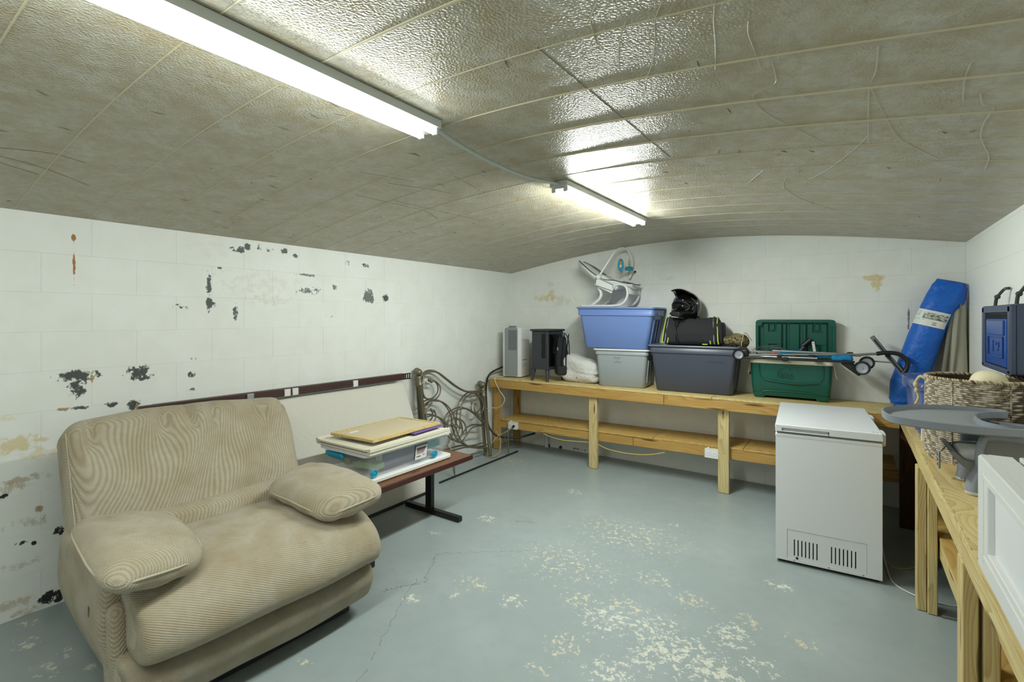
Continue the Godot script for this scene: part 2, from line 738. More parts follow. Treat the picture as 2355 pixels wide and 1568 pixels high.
	M.ticking.heightmap_scale = 0.25
	M.sack = mat(rgb(206, 205, 202), 0.85)
	M.sack.heightmap_enabled = true
	M.sack.heightmap_texture = clothy
	M.sack.uv1_triplanar = true
	M.sack.uv1_scale = Vector3.ONE * 3.0
	M.sack.heightmap_scale = 0.7
	# metals, plastics and the rest
	M.iron = mat(rgb(124, 117, 98), 0.36, 0.55)
	M.black_metal = mat(rgb(22, 22, 24), 0.4)
	M.rail = mat(rgb(66, 42, 40), 0.45)
	M.black_plastic = mat(rgb(20, 20, 22), 0.45)
	M.black_cloth = mat(rgb(34, 35, 38), 0.85)
	M.black_gloss = mat(rgb(12, 12, 13), 0.08)
	M.stove = mat(rgb(52, 55, 60), 0.5)
	M.void_dark = mat(rgb(10, 10, 11), 0.9)
	M.enamel = mat(rgb(228, 230, 233), 0.3)
	M.enamel_side = mat(rgb(222, 222, 220), 0.4)
	M.white_plastic = mat(rgb(222, 222, 220), 0.4)
	M.gasket = mat(rgb(120, 122, 122), 0.7)
	M.grey_panel = mat(rgb(138, 142, 143), 0.5)
	M.housing = mat(rgb(206, 211, 210), 0.45)
	M.tub_blue = mat(rgb(112, 138, 196), 0.33)
	M.tub_grey = mat(rgb(152, 159, 163), 0.4)
	M.lid_grey = mat(rgb(206, 208, 206), 0.45)
	M.tub_dark = mat(rgb(70, 75, 90), 0.36)
	M.lid_dark = mat(rgb(96, 102, 114), 0.38)
	M.cooler_green = mat(rgb(14, 84, 70), 0.33)
	M.cream = mat(rgb(214, 208, 180), 0.5)
	M.cooler_blue = mat(rgb(26, 66, 136), 0.24)
	M.cooler_shell = mat(rgb(62, 72, 96), 0.4)
	M.rope_dark = mat(rgb(62, 68, 62), 0.85)
	M.lime = mat(rgb(176, 200, 60), 0.6)
	M.silver = mat(rgb(176, 178, 182), 0.35, 0.6)
	M.steel = mat(rgb(168, 170, 172), 0.3, 0.9)
	M.hub = mat(rgb(152, 156, 164), 0.4)
	M.teal = mat(rgb(0, 142, 176), 0.45)
	M.sky_cloth = mat(rgb(12, 116, 168), 0.8)
	M.tent_blue = mat(rgb(16, 98, 196), 0.5)
	M.tent_blue.heightmap_enabled = true
	M.tent_blue.heightmap_texture = clothy
	M.tent_blue.uv1_triplanar = true
	M.tent_blue.uv1_scale = Vector3.ONE * 2.4
	M.tent_blue.heightmap_scale = 0.5
	M.purple = mat(rgb(110, 84, 150), 0.6)
	M.canvas = mat(rgb(174, 170, 152), 0.9)
	M.grey_pole = mat(rgb(120, 118, 106), 0.6)
	M.tray = mat(rgb(132, 137, 146), 0.38)
	M.tray_floor = mat(rgb(136, 141, 145), 0.42)
	M.seat_shell = mat(rgb(112, 114, 114), 0.42)
	M.orange = mat(rgb(226, 130, 30), 0.5)
	M.leaf = mat(rgb(140, 164, 50), 0.5)
	M.copper = mat(rgb(150, 78, 30), 0.6)
	M.yellow_cable = mat(rgb(206, 180, 100), 0.6)
	M.white_cord = mat(rgb(206, 204, 192), 0.5)
	M.tan_cord = mat(rgb(178, 162, 124), 0.6)
	M.conduit = mat(rgb(186, 196, 192), 0.45)
	M.note = mat(rgb(58, 60, 64), 0.8)
	M.red = mat(rgb(190, 50, 50), 0.5)
	M.green_item = mat(rgb(166, 196, 120), 0.6)
	M.violet_item = mat(rgb(96, 90, 120), 0.6)
	M.teal_item = mat(rgb(96, 170, 176), 0.6)
	M.mesh_grey = mat(rgb(222, 223, 220), 0.85)
	M.dark_trim = mat(rgb(84, 84, 88), 0.7)
	M.paper = mat(rgb(228, 227, 220), 0.7)
	M.foam = mat(rgb(226, 216, 182), 0.6)
	M.gilt = mat(rgb(196, 172, 110), 0.5)
	M.old_frame = mat(rgb(216, 210, 190), 0.55)
	M.clear = mat(Color(0.86, 0.9, 0.94, 0.12), 0.12)
	M.clear.transparency = BaseMaterial3D.TRANSPARENCY_ALPHA
	M.clear_rim = mat(rgb(206, 214, 220), 0.25)
	M.blue_clear = mat(Color(0.40, 0.48, 0.74, 0.5), 0.14)
	M.blue_clear.transparency = BaseMaterial3D.TRANSPARENCY_ALPHA
	M.blue_fill = mat(rgb(62, 80, 142), 0.6)
	# woven rope of the hamper
	var rw := 512
	var rh := 32
	var rope := PackedByteArray()
	rope.resize(rw * rh * 3)
	var rn := noise(0.03, 71, 3)
	var rn2 := noise(0.16, 72, 2)
	for y in rh:
		for x in rw:
			var t := clampf(0.5 + rn.get_noise_2d(x, y * 0.3) * 1.0 + rn2.get_noise_2d(x * 0.5 + y * 1.0, y) * 0.5, 0.0, 1.0)
			var c := rgb(78, 66, 52).lerp(rgb(206, 195, 172), t)
			var i := (y * rw + x) * 3
			rope[i] = int(c.r * 255)
			rope[i + 1] = int(c.g * 255)
			rope[i + 2] = int(c.b * 255)
	M.rope = mat(Color.WHITE, 0.85)
	M.rope.albedo_texture = as_tex(rope, rw, rh)
	M.rope.uv1_scale = Vector3(1.5, 1, 1)
	M.rope_gap_shade = mat(rgb(70, 58, 44), 0.9)  # inner wall darkened to put shade into the gaps between rope courses
	M.rope_pale = mat(rgb(196, 178, 136), 0.85)
	# camouflage cloth
	var cn := noise(0.05, 81, 3)
	var camo := PackedByteArray()
	camo.resize(128 * 128 * 3)
	for i in 128 * 128:
		var v := cn.get_noise_2d(i % 128, i / 128)
		var c := rgb(148, 132, 88) if v > 0.12 else (rgb(96, 88, 58) if v > -0.12 else rgb(46, 42, 32))
		camo[i * 3] = int(c.r * 255)
		camo[i * 3 + 1] = int(c.g * 255)
		camo[i * 3 + 2] = int(c.b * 255)
	M.camo = mat(Color.WHITE, 0.9)
	M.camo.albedo_texture = as_tex(camo, 128, 128)
	M.camo.uv1_triplanar = true
	M.camo.uv1_scale = Vector3.ONE * 7.0
	# light of the tubes
	M.tube = mat(Color.WHITE, 0.3)
	M.tube.emission_enabled = true
	M.tube.emission = Color(0.97, 1.0, 0.98)
	M.tube.emission_energy_multiplier = 8.0


const STAIN := {
	"d": [72, 76, 74], "t": [164, 136, 90], "r": [158, 104, 52], "g": [112, 114, 110], "y": [208, 186, 132],
	"b": [150, 128, 98], "k": [38, 40, 40], "s": [204, 196, 176],
}


func left_spots(d: PackedByteArray, w: int, h: int, n: FastNoiseLite) -> void:
	var put := func(a: float, y: float, ra: float, ry: float, kind: String, dens: float) -> void:
		var k := w / 4.8
		var c: Array = STAIN[kind]
		spot(d, w, h, Vector2(a * k, h - y * h / 2.1), Vector2(maxf(ra, 0.006) * k, maxf(ry, 0.006) * k), rgb(c[0], c[1], c[2]), dens, n, dens * 0.8 if kind in ["s", "b", "y"] else 0.0)
	put.call(4.064,1.188,0.102,0.033,"d",0.9)
	put.call(4.064,1.123,0.040,0.075,"d",0.75)
	put.call(3.787,1.174,0.074,0.051,"d",0.8)
	put.call(4.005,1.180,0.011,0.038,"t",1)
	put.call(4.073,1.012,0.054,0.014,"d",0.6)
	put.call(4.117,1.015,0.039,0.009,"t",0.8)
	put.call(3.923,1.009,0.040,0.015,"d",0.7)
	put.call(3.827,0.995,0.042,0.030,"d",0.9)
	put.call(3.800,0.953,0.011,0.043,"t",1)
	put.call(3.770,0.923,0.022,0.031,"d",0.5)
	put.call(4.082,1.926,0.009,0.023,"r",0.9)
	put.call(4.080,1.798,0.005,0.111,"r",0.8)
	put.call(3.217,1.960,0.029,0.027,"d",0.9)
	put.call(3.168,1.987,0.027,0.024,"d",0.8)
	put.call(3.254,1.959,0.086,0.029,"d",0.3)
	put.call(2.908,1.980,0.034,0.022,"d",1)
	put.call(2.816,1.957,0.028,0.019,"d",0.7)
	put.call(3.416,1.721,0.018,0.079,"d",0.8)
	put.call(3.411,1.595,0.021,0.056,"d",1)
	put.call(3.403,1.589,0.037,0.039,"d",0.5)
	put.call(3.590,1.569,0.063,0.032,"d",0.35)
	put.call(3.246,1.540,0.020,0.065,"d",0.75)
	put.call(3.350,1.822,0.016,0.009,"d",0.8)
	put.call(2.144,1.676,0.051,0.060,"g",1.2)
	put.call(1.953,1.675,0.045,0.047,"d",0.7)
	put.call(2.356,1.941,0.060,0.029,"d",0.4)
	put.call(2.158,1.944,0.112,0.030,"d",0.25)
	put.call(2.709,1.702,0.151,0.047,"g",0.35)
	put.call(3.518,1.141,0.035,0.027,"d",0.55)
	put.call(3.530,1.047,0.050,0.022,"d",0.3)
	put.call(3.518,1.245,0.045,0.022,"d",0.25)
	put.call(2.745,1.820,0.148,0.013,"g",0.6)
	put.call(2.480,1.741,0.049,0.028,"g",0.3)
	put.call(3.046,1.989,0.129,0.037,"d",0.2)
	put.call(2.539,1.513,0.056,0.024,"g",0.25)
	put.call(4.289,0.868,0.096,0.048,"y",0.8)
	put.call(4.201,0.804,0.102,0.045,"y",0.55)
	put.call(4.312,0.657,0.078,0.030,"b",0.5)
	put.call(4.345,0.624,0.021,0.011,"k",0.8)
	put.call(4.217,0.519,0.015,0.018,"b",1)
	put.call(4.201,0.469,0.017,0.036,"b",0.7)
	put.call(4.134,0.374,0.031,0.027,"k",0.85)
	put.call(4.273,0.372,0.048,0.013,"k",0.5)
	put.call(4.234,0.354,0.010,0.013,"k",0.9)
	put.call(4.159,0.048,0.060,0.036,"k",1)
	put.call(4.312,0.076,0.094,0.034,"b",0.45)
	put.call(4.265,0.688,0.114,0.022,"b",0.6)
	put.call(4.265,0.469,0.149,0.031,"b",0.35)
	put.call(4.297,0.264,0.112,0.030,"b",0.35)
	put.call(4.250,0.024,0.099,0.031,"b",0.5)
	put.call(4.327,1.004,0.046,0.021,"y",0.35)
	put.call(3.077,1.741,0.368,0.122,"s",0.35)
	put.call(3.015,1.620,0.199,0.043,"s",0.5)
	put.call(3.416,1.931,0.162,0.084,"s",0.25)


func back_spots(d: PackedByteArray, w: int, h: int, n: FastNoiseLite) -> void:
	var put := func(a: float, y: float, ra: float, ry: float, kind: String, dens: float) -> void:
		var k := w / 4.106
		var c: Array = STAIN[kind]
		spot(d, w, h, Vector2(a * k, h - y * h / 2.304), Vector2(maxf(ra, 0.006) * k, maxf(ry, 0.006) * k), rgb(c[0], c[1], c[2]), dens, n, dens * 0.8 if kind in ["s", "b", "y"] else 0.0)
	put.call(0.488,1.724,0.173,0.046,"y",0.7)
	put.call(0.564,1.747,0.058,0.070,"y",0.8)
	put.call(1.173,1.981,0.200,0.038,"y",0.55)
	put.call(0.690,1.694,0.221,0.069,"s",0.6)
	put.call(0.576,1.872,0.114,0.050,"s",0.5)
	put.call(1.910,1.886,0.107,0.026,"s",0.5)
	put.call(3.552,1.818,0.072,0.028,"y",0.9)
	put.call(3.575,1.768,0.039,0.056,"y",0.85)
	put.call(1.564,1.965,0.014,0.018,"k",1)
	put.call(-0.038,-0.039,0.141,0.043,"k",0.9)
	put.call(0.217,-0.022,0.183,0.026,"k",0.6)
	put.call(0.518,0.012,0.023,0.020,"k",1)
	put.call(0.679,0.016,0.023,0.020,"k",1)
	put.call(0.911,0.032,0.262,0.019,"g",0.4)
	put.call(3.773,1.496,0.008,0.095,"g",0.8)


func floor_spots(d: PackedByteArray, w: int, h: int) -> void:
	var n := noise(0.05, 35, 4)
	n.fractal_gain = 0.8
	n.fractal_lacunarity = 2.2
	var put := func(x: float, z: float, rx: float, rz: float, dens: float) -> void:
		var k := w / ROOM_W
		spot(d, w, h, Vector2(x, z) * k, Vector2(rx, rz) * k * 1.5, rgb(206, 198, 170) if dens < 0.5 else rgb(204, 204, 190), dens * 0.5, n)
	put.call(2.413,2.612,0.160,0.158,0.55)
	put.call(2.614,2.556,0.156,0.139,0.55)
	put.call(2.220,2.564,0.113,0.093,0.4)
	put.call(2.772,2.671,0.192,0.133,0.8)
	put.call(2.924,2.695,0.106,0.084,0.9)
	put.call(2.654,2.786,0.095,0.113,0.55)
	put.call(2.565,2.960,0.121,0.084,0.6)
	put.call(2.329,2.908,0.098,0.111,0.45)
	put.call(2.939,2.409,0.101,0.125,0.6)
	put.call(1.936,2.761,0.076,0.053,0.6)
	put.call(1.659,2.748,0.121,0.084,0.4)
	put.call(1.477,3.056,0.049,0.046,0.8)
	put.call(1.921,2.819,0.041,0.032,0.6)
	put.call(1.640,2.893,0.028,0.032,0.8)
	put.call(1.180,2.008,0.074,0.052,0.8)
	put.call(1.449,1.136,0.068,0.057,0.7)
	put.call(1.030,2.407,0.055,0.038,0.6)
	put.call(2.443,2.457,0.112,0.078,0.4)
	put.call(2.355,1.322,0.052,0.038,0.5)
	put.call(3.072,1.793,0.080,0.061,0.6)
	put.call(2.711,2.223,0.132,0.092,0.35)
	put.call(2.317,3.117,0.061,0.045,0.4)
	put.call(2.989,2.254,0.070,0.077,0.4)
	put.call(2.469,2.129,0.164,0.114,0.15)
	put.call(2.160,1.663,0.492,0.342,0.12)
	put.call(1.964,2.237,0.439,0.305,0.1)
	put.call(0.514,0.704,0.223,0.155,0.25)
	put.call(0.297,4.319,0.066,0.046,0.7)
	put.call(0.521,4.234,0.048,0.033,0.6)
	put.call(0.746,4.194,0.047,0.025,0.8)
	put.call(0.603,4.308,0.076,0.053,0.5)
	put.call(0.075,4.279,0.070,0.049,0.35)
	put.call(3.087,2.551,0.092,0.064,0.5)
	put.call(3.230,2.281,0.098,0.068,0.25)
	put.call(1.450,3.656,0.047,0.032,0.35)
	# hairline cracks running over the slab
	var cn := noise(0.02, 37, 3)
	for c in [[Vector2(1.25, 2.62), Vector2(1.72, 2.24)], [Vector2(1.42, 2.9), Vector2(1.25, 2.62)], [Vector2(1.3, 3.1), Vector2(1.42, 2.9)], [Vector2(1.38, 1.93), Vector2(1.52, 1.86)], [Vector2(1.36, 2.9), Vector2(1.9, 3.9)]]:
		var steps := 500
		for i in steps:
			var p: Vector2 = c[0].lerp(c[1], float(i) / steps) * (w / ROOM_W) + Vector2(cn.get_noise_1d(i * 0.9), cn.get_noise_1d(i * 0.9 + 900.0)) * 9.0
			var q := (int(p.y) * w + int(p.x)) * 3
			if q > 0 and q < d.size() - 3 and cn.get_noise_1d(i * 1.7 + 300.0) > -0.25:
				d[q] = 104
				d[q + 1] = 106
				d[q + 2] = 96


# ---------------------------------------------------------------- lamps
func strip_light(at: Vector3, length: float, label: String, cord: bool, bright: float) -> void:
	var t := thing("strip_light", label, "light fixture", Vector3(at.x, 0, at.z), 0.0, "strip lights under the vault")
	var glow: StandardMaterial3D = M.tube.duplicate()
	glow.emission_energy_multiplier *= bright
	var st := S()
	box(st, Vector3(0, 2.2405, 0), Vector3(0.110, 0.033, length + 0.03), 0.003)
	box(st, Vector3(0, 2.219, 0), Vector3(0.05, 0.012, length + 0.02), 0.004)
	part("housing", st, M.housing, t)
	for s in [-1, 1]:
		var tb := part("tube", tubed([Vector3(0, 0, -length * 0.5 + 0.012), Vector3(0, 0, length * 0.5 - 0.012)], 0.0145, 14), glow, t, Vector3(s * 0.037, 2.213, 0))
		tb.cast_shadow = GeometryInstance3D.SHADOW_CASTING_SETTING_ON
		var l := AreaLight3D.new()
		l.name = "tube_light"
		l.area_size = Vector2(0.026, length - 0.03)
		l.light_color = Color(0.97, 1.0, 0.98)
		l.light_energy = 0.6 * bright * length / 1.24
		l.shadow_enabled = true
		l.area_range = 12.0
		t.add_child(l, true)
		# just outside the glass, turned outwards and down
		var tilt := deg_to_rad(36.0)
		l.position = Vector3(s * (0.037 + 0.0165 * sin(tilt)), 2.213 - 0.0165 * cos(tilt), 0)
		l.basis = Basis(Vector3(0, 0, 1), s * tilt) * Basis(Vector3(1, 0, 0), -PI / 2)
		for e in [-1, 1]:
			part("lamp_holder", boxed(Vector3.ZERO, Vector3(0.026, 0.05, 0.012), 0.003), M.white_plastic, t, Vector3(s * 0.037, 2.222, e * (length * 0.5 - 0.004)))
	if cord:
		var c := part("supply_conduit", tubed(curve([Vector3(2.066, 2.243, 3.5), Vector3(2.066, 2.214, 3.32), Vector3(2.066, 2.2, 3.05), Vector3(2.066, 2.206, 2.8), Vector3(2.07, 2.243, 2.49)], 6), 0.0085, 8), M.conduit)
		tag(c, "pale flexible conduit sagging between the two strip lights", "cable")


# ---------------------------------------------------------------- the room
func block_wall(wall: Node, xf: Transform3D, row: int, joint: float, from: float, to: float, m: Material, alt: Material, alt_from: float, vault: bool) -> void:
	var y0 := row * COURSE + 0.0003
	var y1 := (row + 1) * COURSE - 0.0003
	var x := joint - ceilf((joint - from) / 0.4064) * 0.4064
	while x < to - 0.01:
		var a := maxf(x, from) + 0.0003
		var b := minf(x + 0.4064, to) - 0.0003
		x += 0.4064
		if b - a < 0.02:
			continue
		var poly := PackedVector2Array([Vector2(a, y0), Vector2(b, y0)])
		if vault and arch(a) < y1 + 0.03 or vault and arch(b) < y1 + 0.03:
			for k in 5:
				var px := lerpf(b, a, k / 4.0)
				poly.append(Vector2(px, minf(y1, arch(px) + 0.01)))
			if minf(arch(a), arch(b)) + 0.01 < y0 + 0.012:
				continue
		else:
			poly.append(Vector2(b, y1))
			poly.append(Vector2(a, y1))
		var st := S()
		prism(st, poly, 0.02, 0.0008, xf * Transform3D(Basis.IDENTITY, Vector3(0, 0, -0.02 + rng.randf() * 0.0003)))
		part("block", st, alt if a > alt_from else m, wall)


func build_shell() -> void:
	# floor
	var st := S()
	quad(st, Vector3(0, 0, 0), Vector3(ROOM_W, 0, 0), Vector3(ROOM_W, 0, 5.127), Vector3(0, 0, 5.127), Vector3.UP)
	quad(st, Vector3(0, 0, 5.127), Vector3(ROOM_W, 0, 5.127), Vector3(ROOM_W, 0, ROOM_L), Vector3(0, 0, ROOM_L), Vector3.UP, [Vector2(0, 1), Vector2(1, 1), Vector2(1, 0.72), Vector2(0, 0.72)])
	box(st, Vector3(ROOM_W * 0.5, -0.11, ROOM_L * 0.5), Vector3(ROOM_W + 0.4, 0.2, ROOM_L + 0.4), 0.01)
	struct("floor", st, M.floor)
	# vault
	st = S()
	var nx := 48
	var zs := [-0.2, 0.0, 1.0, 2.0, 3.0, 4.0, 5.0, 6.0, ROOM_L + 0.2]
	var run := 0.0
	for i in nx:
		var x0 := lerpf(-0.2, ROOM_W + 0.2, float(i) / nx)
		var x1 := lerpf(-0.2, ROOM_W + 0.2, float(i + 1) / nx)
		var n0 := Vector3((arch(x0 + 0.01) - arch(x0 - 0.01)) / 0.02, -1, 0).normalized()
		var n1 := Vector3((arch(x1 + 0.01) - arch(x1 - 0.01)) / 0.02, -1, 0).normalized()
		var l := Vector2(x1 - x0, arch(x1) - arch(x0)).length()
		for j in zs.size() - 1:
			var a := Vector3(x0, arch(x0), zs[j])
			var b := Vector3(x1, arch(x1), zs[j])
			var c := Vector3(x1, arch(x1), zs[j + 1])
			var d := Vector3(x0, arch(x0), zs[j + 1])
			var u := [Vector2(run, zs[j]), Vector2(run + l, zs[j]), Vector2(run + l, zs[j + 1]), Vector2(run, zs[j + 1])]
			tri(st, a, b, c, n0, n1, n1, u[0], u[1], u[2])
			tri(st, a, c, d, n0, n1, n0, u[0], u[2], u[3])
			var h := Vector3(0, 2.5, 0)
			quad(st, Vector3(x0, 2.5, zs[j]), Vector3(x1, 2.5, zs[j]), Vector3(x1, 2.5, zs[j + 1]), Vector3(x0, 2.5, zs[j + 1]), Vector3.UP)
		for e in [[-0.2, Vector3(0, 0, -1)], [ROOM_L + 0.2, Vector3(0, 0, 1)]]:
			quad(st, Vector3(x0, arch(x0), e[0]), Vector3(x1, arch(x1), e[0]), Vector3(x1, 2.5, e[0]), Vector3(x0, 2.5, e[0]), e[1])
		run += l
	for e in [[-0.2, Vector3.LEFT], [ROOM_W + 0.2, Vector3.RIGHT]]:
		quad(st, Vector3(e[0], arch(e[0]), -0.2), Vector3(e[0], arch(e[0]), ROOM_L + 0.2), Vector3(e[0], 2.5, ROOM_L + 0.2), Vector3(e[0], 2.5, -0.2), e[1])
	var ceil := struct("ceiling", st, M.ceiling)
	for k in 17:   # the fins left between the form boards
		var z := 4.59 - k * 0.286
		var pts := []
		var rs := []
		var big: float = [0.0045, 0.0035, 0.006, 0.0035, 0.005, 0.0065, 0.006, 0.0035, 0.003][mini(k, 8)]
		for i in 25:
			var x := lerpf(0.004, ROOM_W - 0.004, i / 24.0)
			pts.append(Vector3(x, arch(x) + 0.001, z + 0.006 * sin(x * 1.7 + k)))
			rs.append(lerpf(0.0028, big, smoothstep(1.7, 2.6, x)))
		part("form_seam", tubed(pts, rs, 6), M.seam, ceil)
	for d in drip_lines():
		var ps := []
		for q in d:
			ps.append(Vector3(q.x, arch(q.x) + 0.001, q.y))
		part("drip_ridge", tubed(curve(ps, 5), 0.0026, 5), M.drip, ceil)
	for d in crack_lines():
		var ps := []
		for q in d:
			ps.append(Vector3(q.x, arch(q.x) + 0.0006, q.y))
		part("crack_line", tubed(curve(ps, 4), 0.0016, 4), M.crack, ceil)
	var fl := S()
	for k in 90:   # small dark flecks and air holes, mostly on the left haunch
		var x := lerpf(0.1, 1.95, rng.randf()) if k < 60 else lerpf(2.4, 4.0, rng.randf())
		var z := lerpf(0.4, 4.5, rng.randf())
		var dx := (rng.randf() - 0.5) * 0.05
		var dz := 0.015 + rng.randf() * 0.05
		tube(fl, [Vector3(x, arch(x), z), Vector3(x + dx * 0.4, arch(x + dx * 0.4), z + dz * 0.5), Vector3(x + dx, arch(x + dx), z + dz)], [0.0006, 0.0022, 0.0006], 5)
	part("surface_fleck", fl, M.crack, ceil).set_meta("kind", "stuff")
	var cr := []
	for i in 8:
		var x := 2.7 + 0.003 * i
		cr.append(Vector3(x, arch(x) + 0.0006, 3.75 - i * 0.16))
	part("form_seam", tubed(cr, 0.0018, 4), M.crack, ceil)
	# walls
	st = S()
	box(st, Vector3(-0.1012, 1.02, ROOM_L * 0.5), Vector3(0.2, 2.2, ROOM_L + 0.4), 0.005)
	var wl := struct("wall_left", st, M.mortar)
	M.wall_left.uv1_scale = Vector3(1.0 / 4.8, -1.0 / 2.1, 1)
	M.wall_left.uv1_offset = Vector3(0, 1, 0)
	M.wall_back.uv1_scale = Vector3(1.0 / 4.106, -1.0 / 2.304, 1)
	M.wall_back.uv1_offset = Vector3(0, 1, 0)
	for row in 10:
		var xf := Transform3D(Basis(Vector3(0, 0, 1), Vector3(0, 1, 0), Vector3(1, 0, 0)), Vector3.ZERO)
		block_wall(wl, xf, row, 4.21 + (0.2032 if row % 2 else 0.0), 0.004, 5.4, M.wall_left, M.wall_plain, 4.75, false)
	st = S()
	box(st, Vector3(ROOM_W * 0.5, 1.15, -0.1012), Vector3(ROOM_W + 0.4, 2.3, 0.2), 0.005)
	var wb := struct("wall_back", st, M.mortar)
	for row in 11:
		block_wall(wb, Transform3D.IDENTITY, row, 0.339 + (0.2032 if row % 2 else 0.0), 0.004, ROOM_W - 0.004, M.wall_back, M.wall_back, 99.0, true)
	st = S()
	box(st, Vector3(ROOM_W + 0.1012, 1.05, ROOM_L * 0.5), Vector3(0.2, 2.2, ROOM_L + 0.4), 0.005)
	var wr := struct("wall_right", st, M.mortar)
	for row in 11:
		var xf := Transform3D(Basis(Vector3(0, 0, 1), Vector3(0, 1, 0), Vector3(-1, 0, 0)), Vector3(ROOM_W, 0, 0))
		block_wall(wr, xf, row, 0.12 + (0.2032 if row % 2 else 0.0), 0.004, 5.4, M.wall_plain, M.wall_plain, 99.0, false)
	st = S()
	box(st, Vector3(ROOM_W * 0.5, 1.15, ROOM_L + 0.1), Vector3(ROOM_W + 0.4, 2.3, 0.2), 0.005)
	struct("wall_front", st, M.wall_plain)


func drip_lines() -> Array:
	return [
		[Vector2(2.93, 3.86), Vector2(2.89, 3.81), Vector2(2.87, 3.76), Vector2(2.85, 3.69)],
		[Vector2(2.96, 3.76), Vector2(2.91, 3.68), Vector2(2.85, 3.54)],
		[Vector2(3.06, 3.80), Vector2(3.02, 3.73), Vector2(2.99, 3.64), Vector2(2.95, 3.54), Vector2(2.89, 3.42), Vector2(2.83, 3.29)],
		[Vector2(3.16, 3.75), Vector2(3.14, 3.67), Vector2(3.12, 3.56), Vector2(3.09, 3.42)],
		[Vector2(3.21, 3.64), Vector2(3.20, 3.58), Vector2(3.20, 3.50), Vector2(3.20, 3.38)],
		[Vector2(3.23, 3.41), Vector2(3.23, 3.33), Vector2(3.22, 3.26), Vector2(3.16, 3.21), Vector2(3.15, 3.14), Vector2(3.17, 3.02), Vector2(3.24, 2.84), Vector2(3.31, 2.67)],
		[Vector2(3.46, 3.41), Vector2(3.46, 3.26), Vector2(3.45, 3.17), Vector2(3.45, 3.00), Vector2(3.46, 2.61)],
		[Vector2(3.65, 3.25), Vector2(3.65, 3.17), Vector2(3.66, 3.07), Vector2(3.67, 2.99)],
		[Vector2(3.70, 3.03), Vector2(3.72, 2.94), Vector2(3.75, 2.90), Vector2(3.75, 2.77), Vector2(3.77, 2.60), Vector2(3.83, 2.36), Vector2(3.85, 2.17)],
		[Vector2(3.46, 2.71), Vector2(3.41, 2.51), Vector2(3.32, 2.23), Vector2(3.23, 2.04)],
		[Vector2(3.06, 2.27), Vector2(2.95, 2.01)],
		[Vector2(3.14, 2.10), Vector2(3.11, 1.87), Vector2(3.19, 1.50), Vector2(3.38, 1.16), Vector2(3.65, 1.05)],
		[Vector2(3.45, 3.16), Vector2(3.50, 2.87), Vector2(3.56, 2.61), Vector2(3.69, 2.34)],
	]


func crack_lines() -> Array:
	return [
		[Vector2(1.38, 3.31), Vector2(1.43, 3.15), Vector2(1.46, 3.01)],
		[Vector2(1.35, 3.10), Vector2(1.43, 2.85), Vector2(1.46, 2.70)],
		[Vector2(1.08, 3.11), Vector2(1.10, 2.59), Vector2(1.02, 2.37)],
		[Vector2(1.14, 2.87), Vector2(1.18, 2.05)],
		[Vector2(1.68, 2.94), Vector2(1.63, 2.69)],
		[Vector2(0.72, 4.47), Vector2(0.77, 4.33), Vector2(0.74, 4.22)],
		[Vector2(0.64, 4.46), Vector2(0.59, 4.31), Vector2(0.48, 4.14)],
		[Vector2(0.57, 4.45), Vector2(0.51, 4.32)],
	]


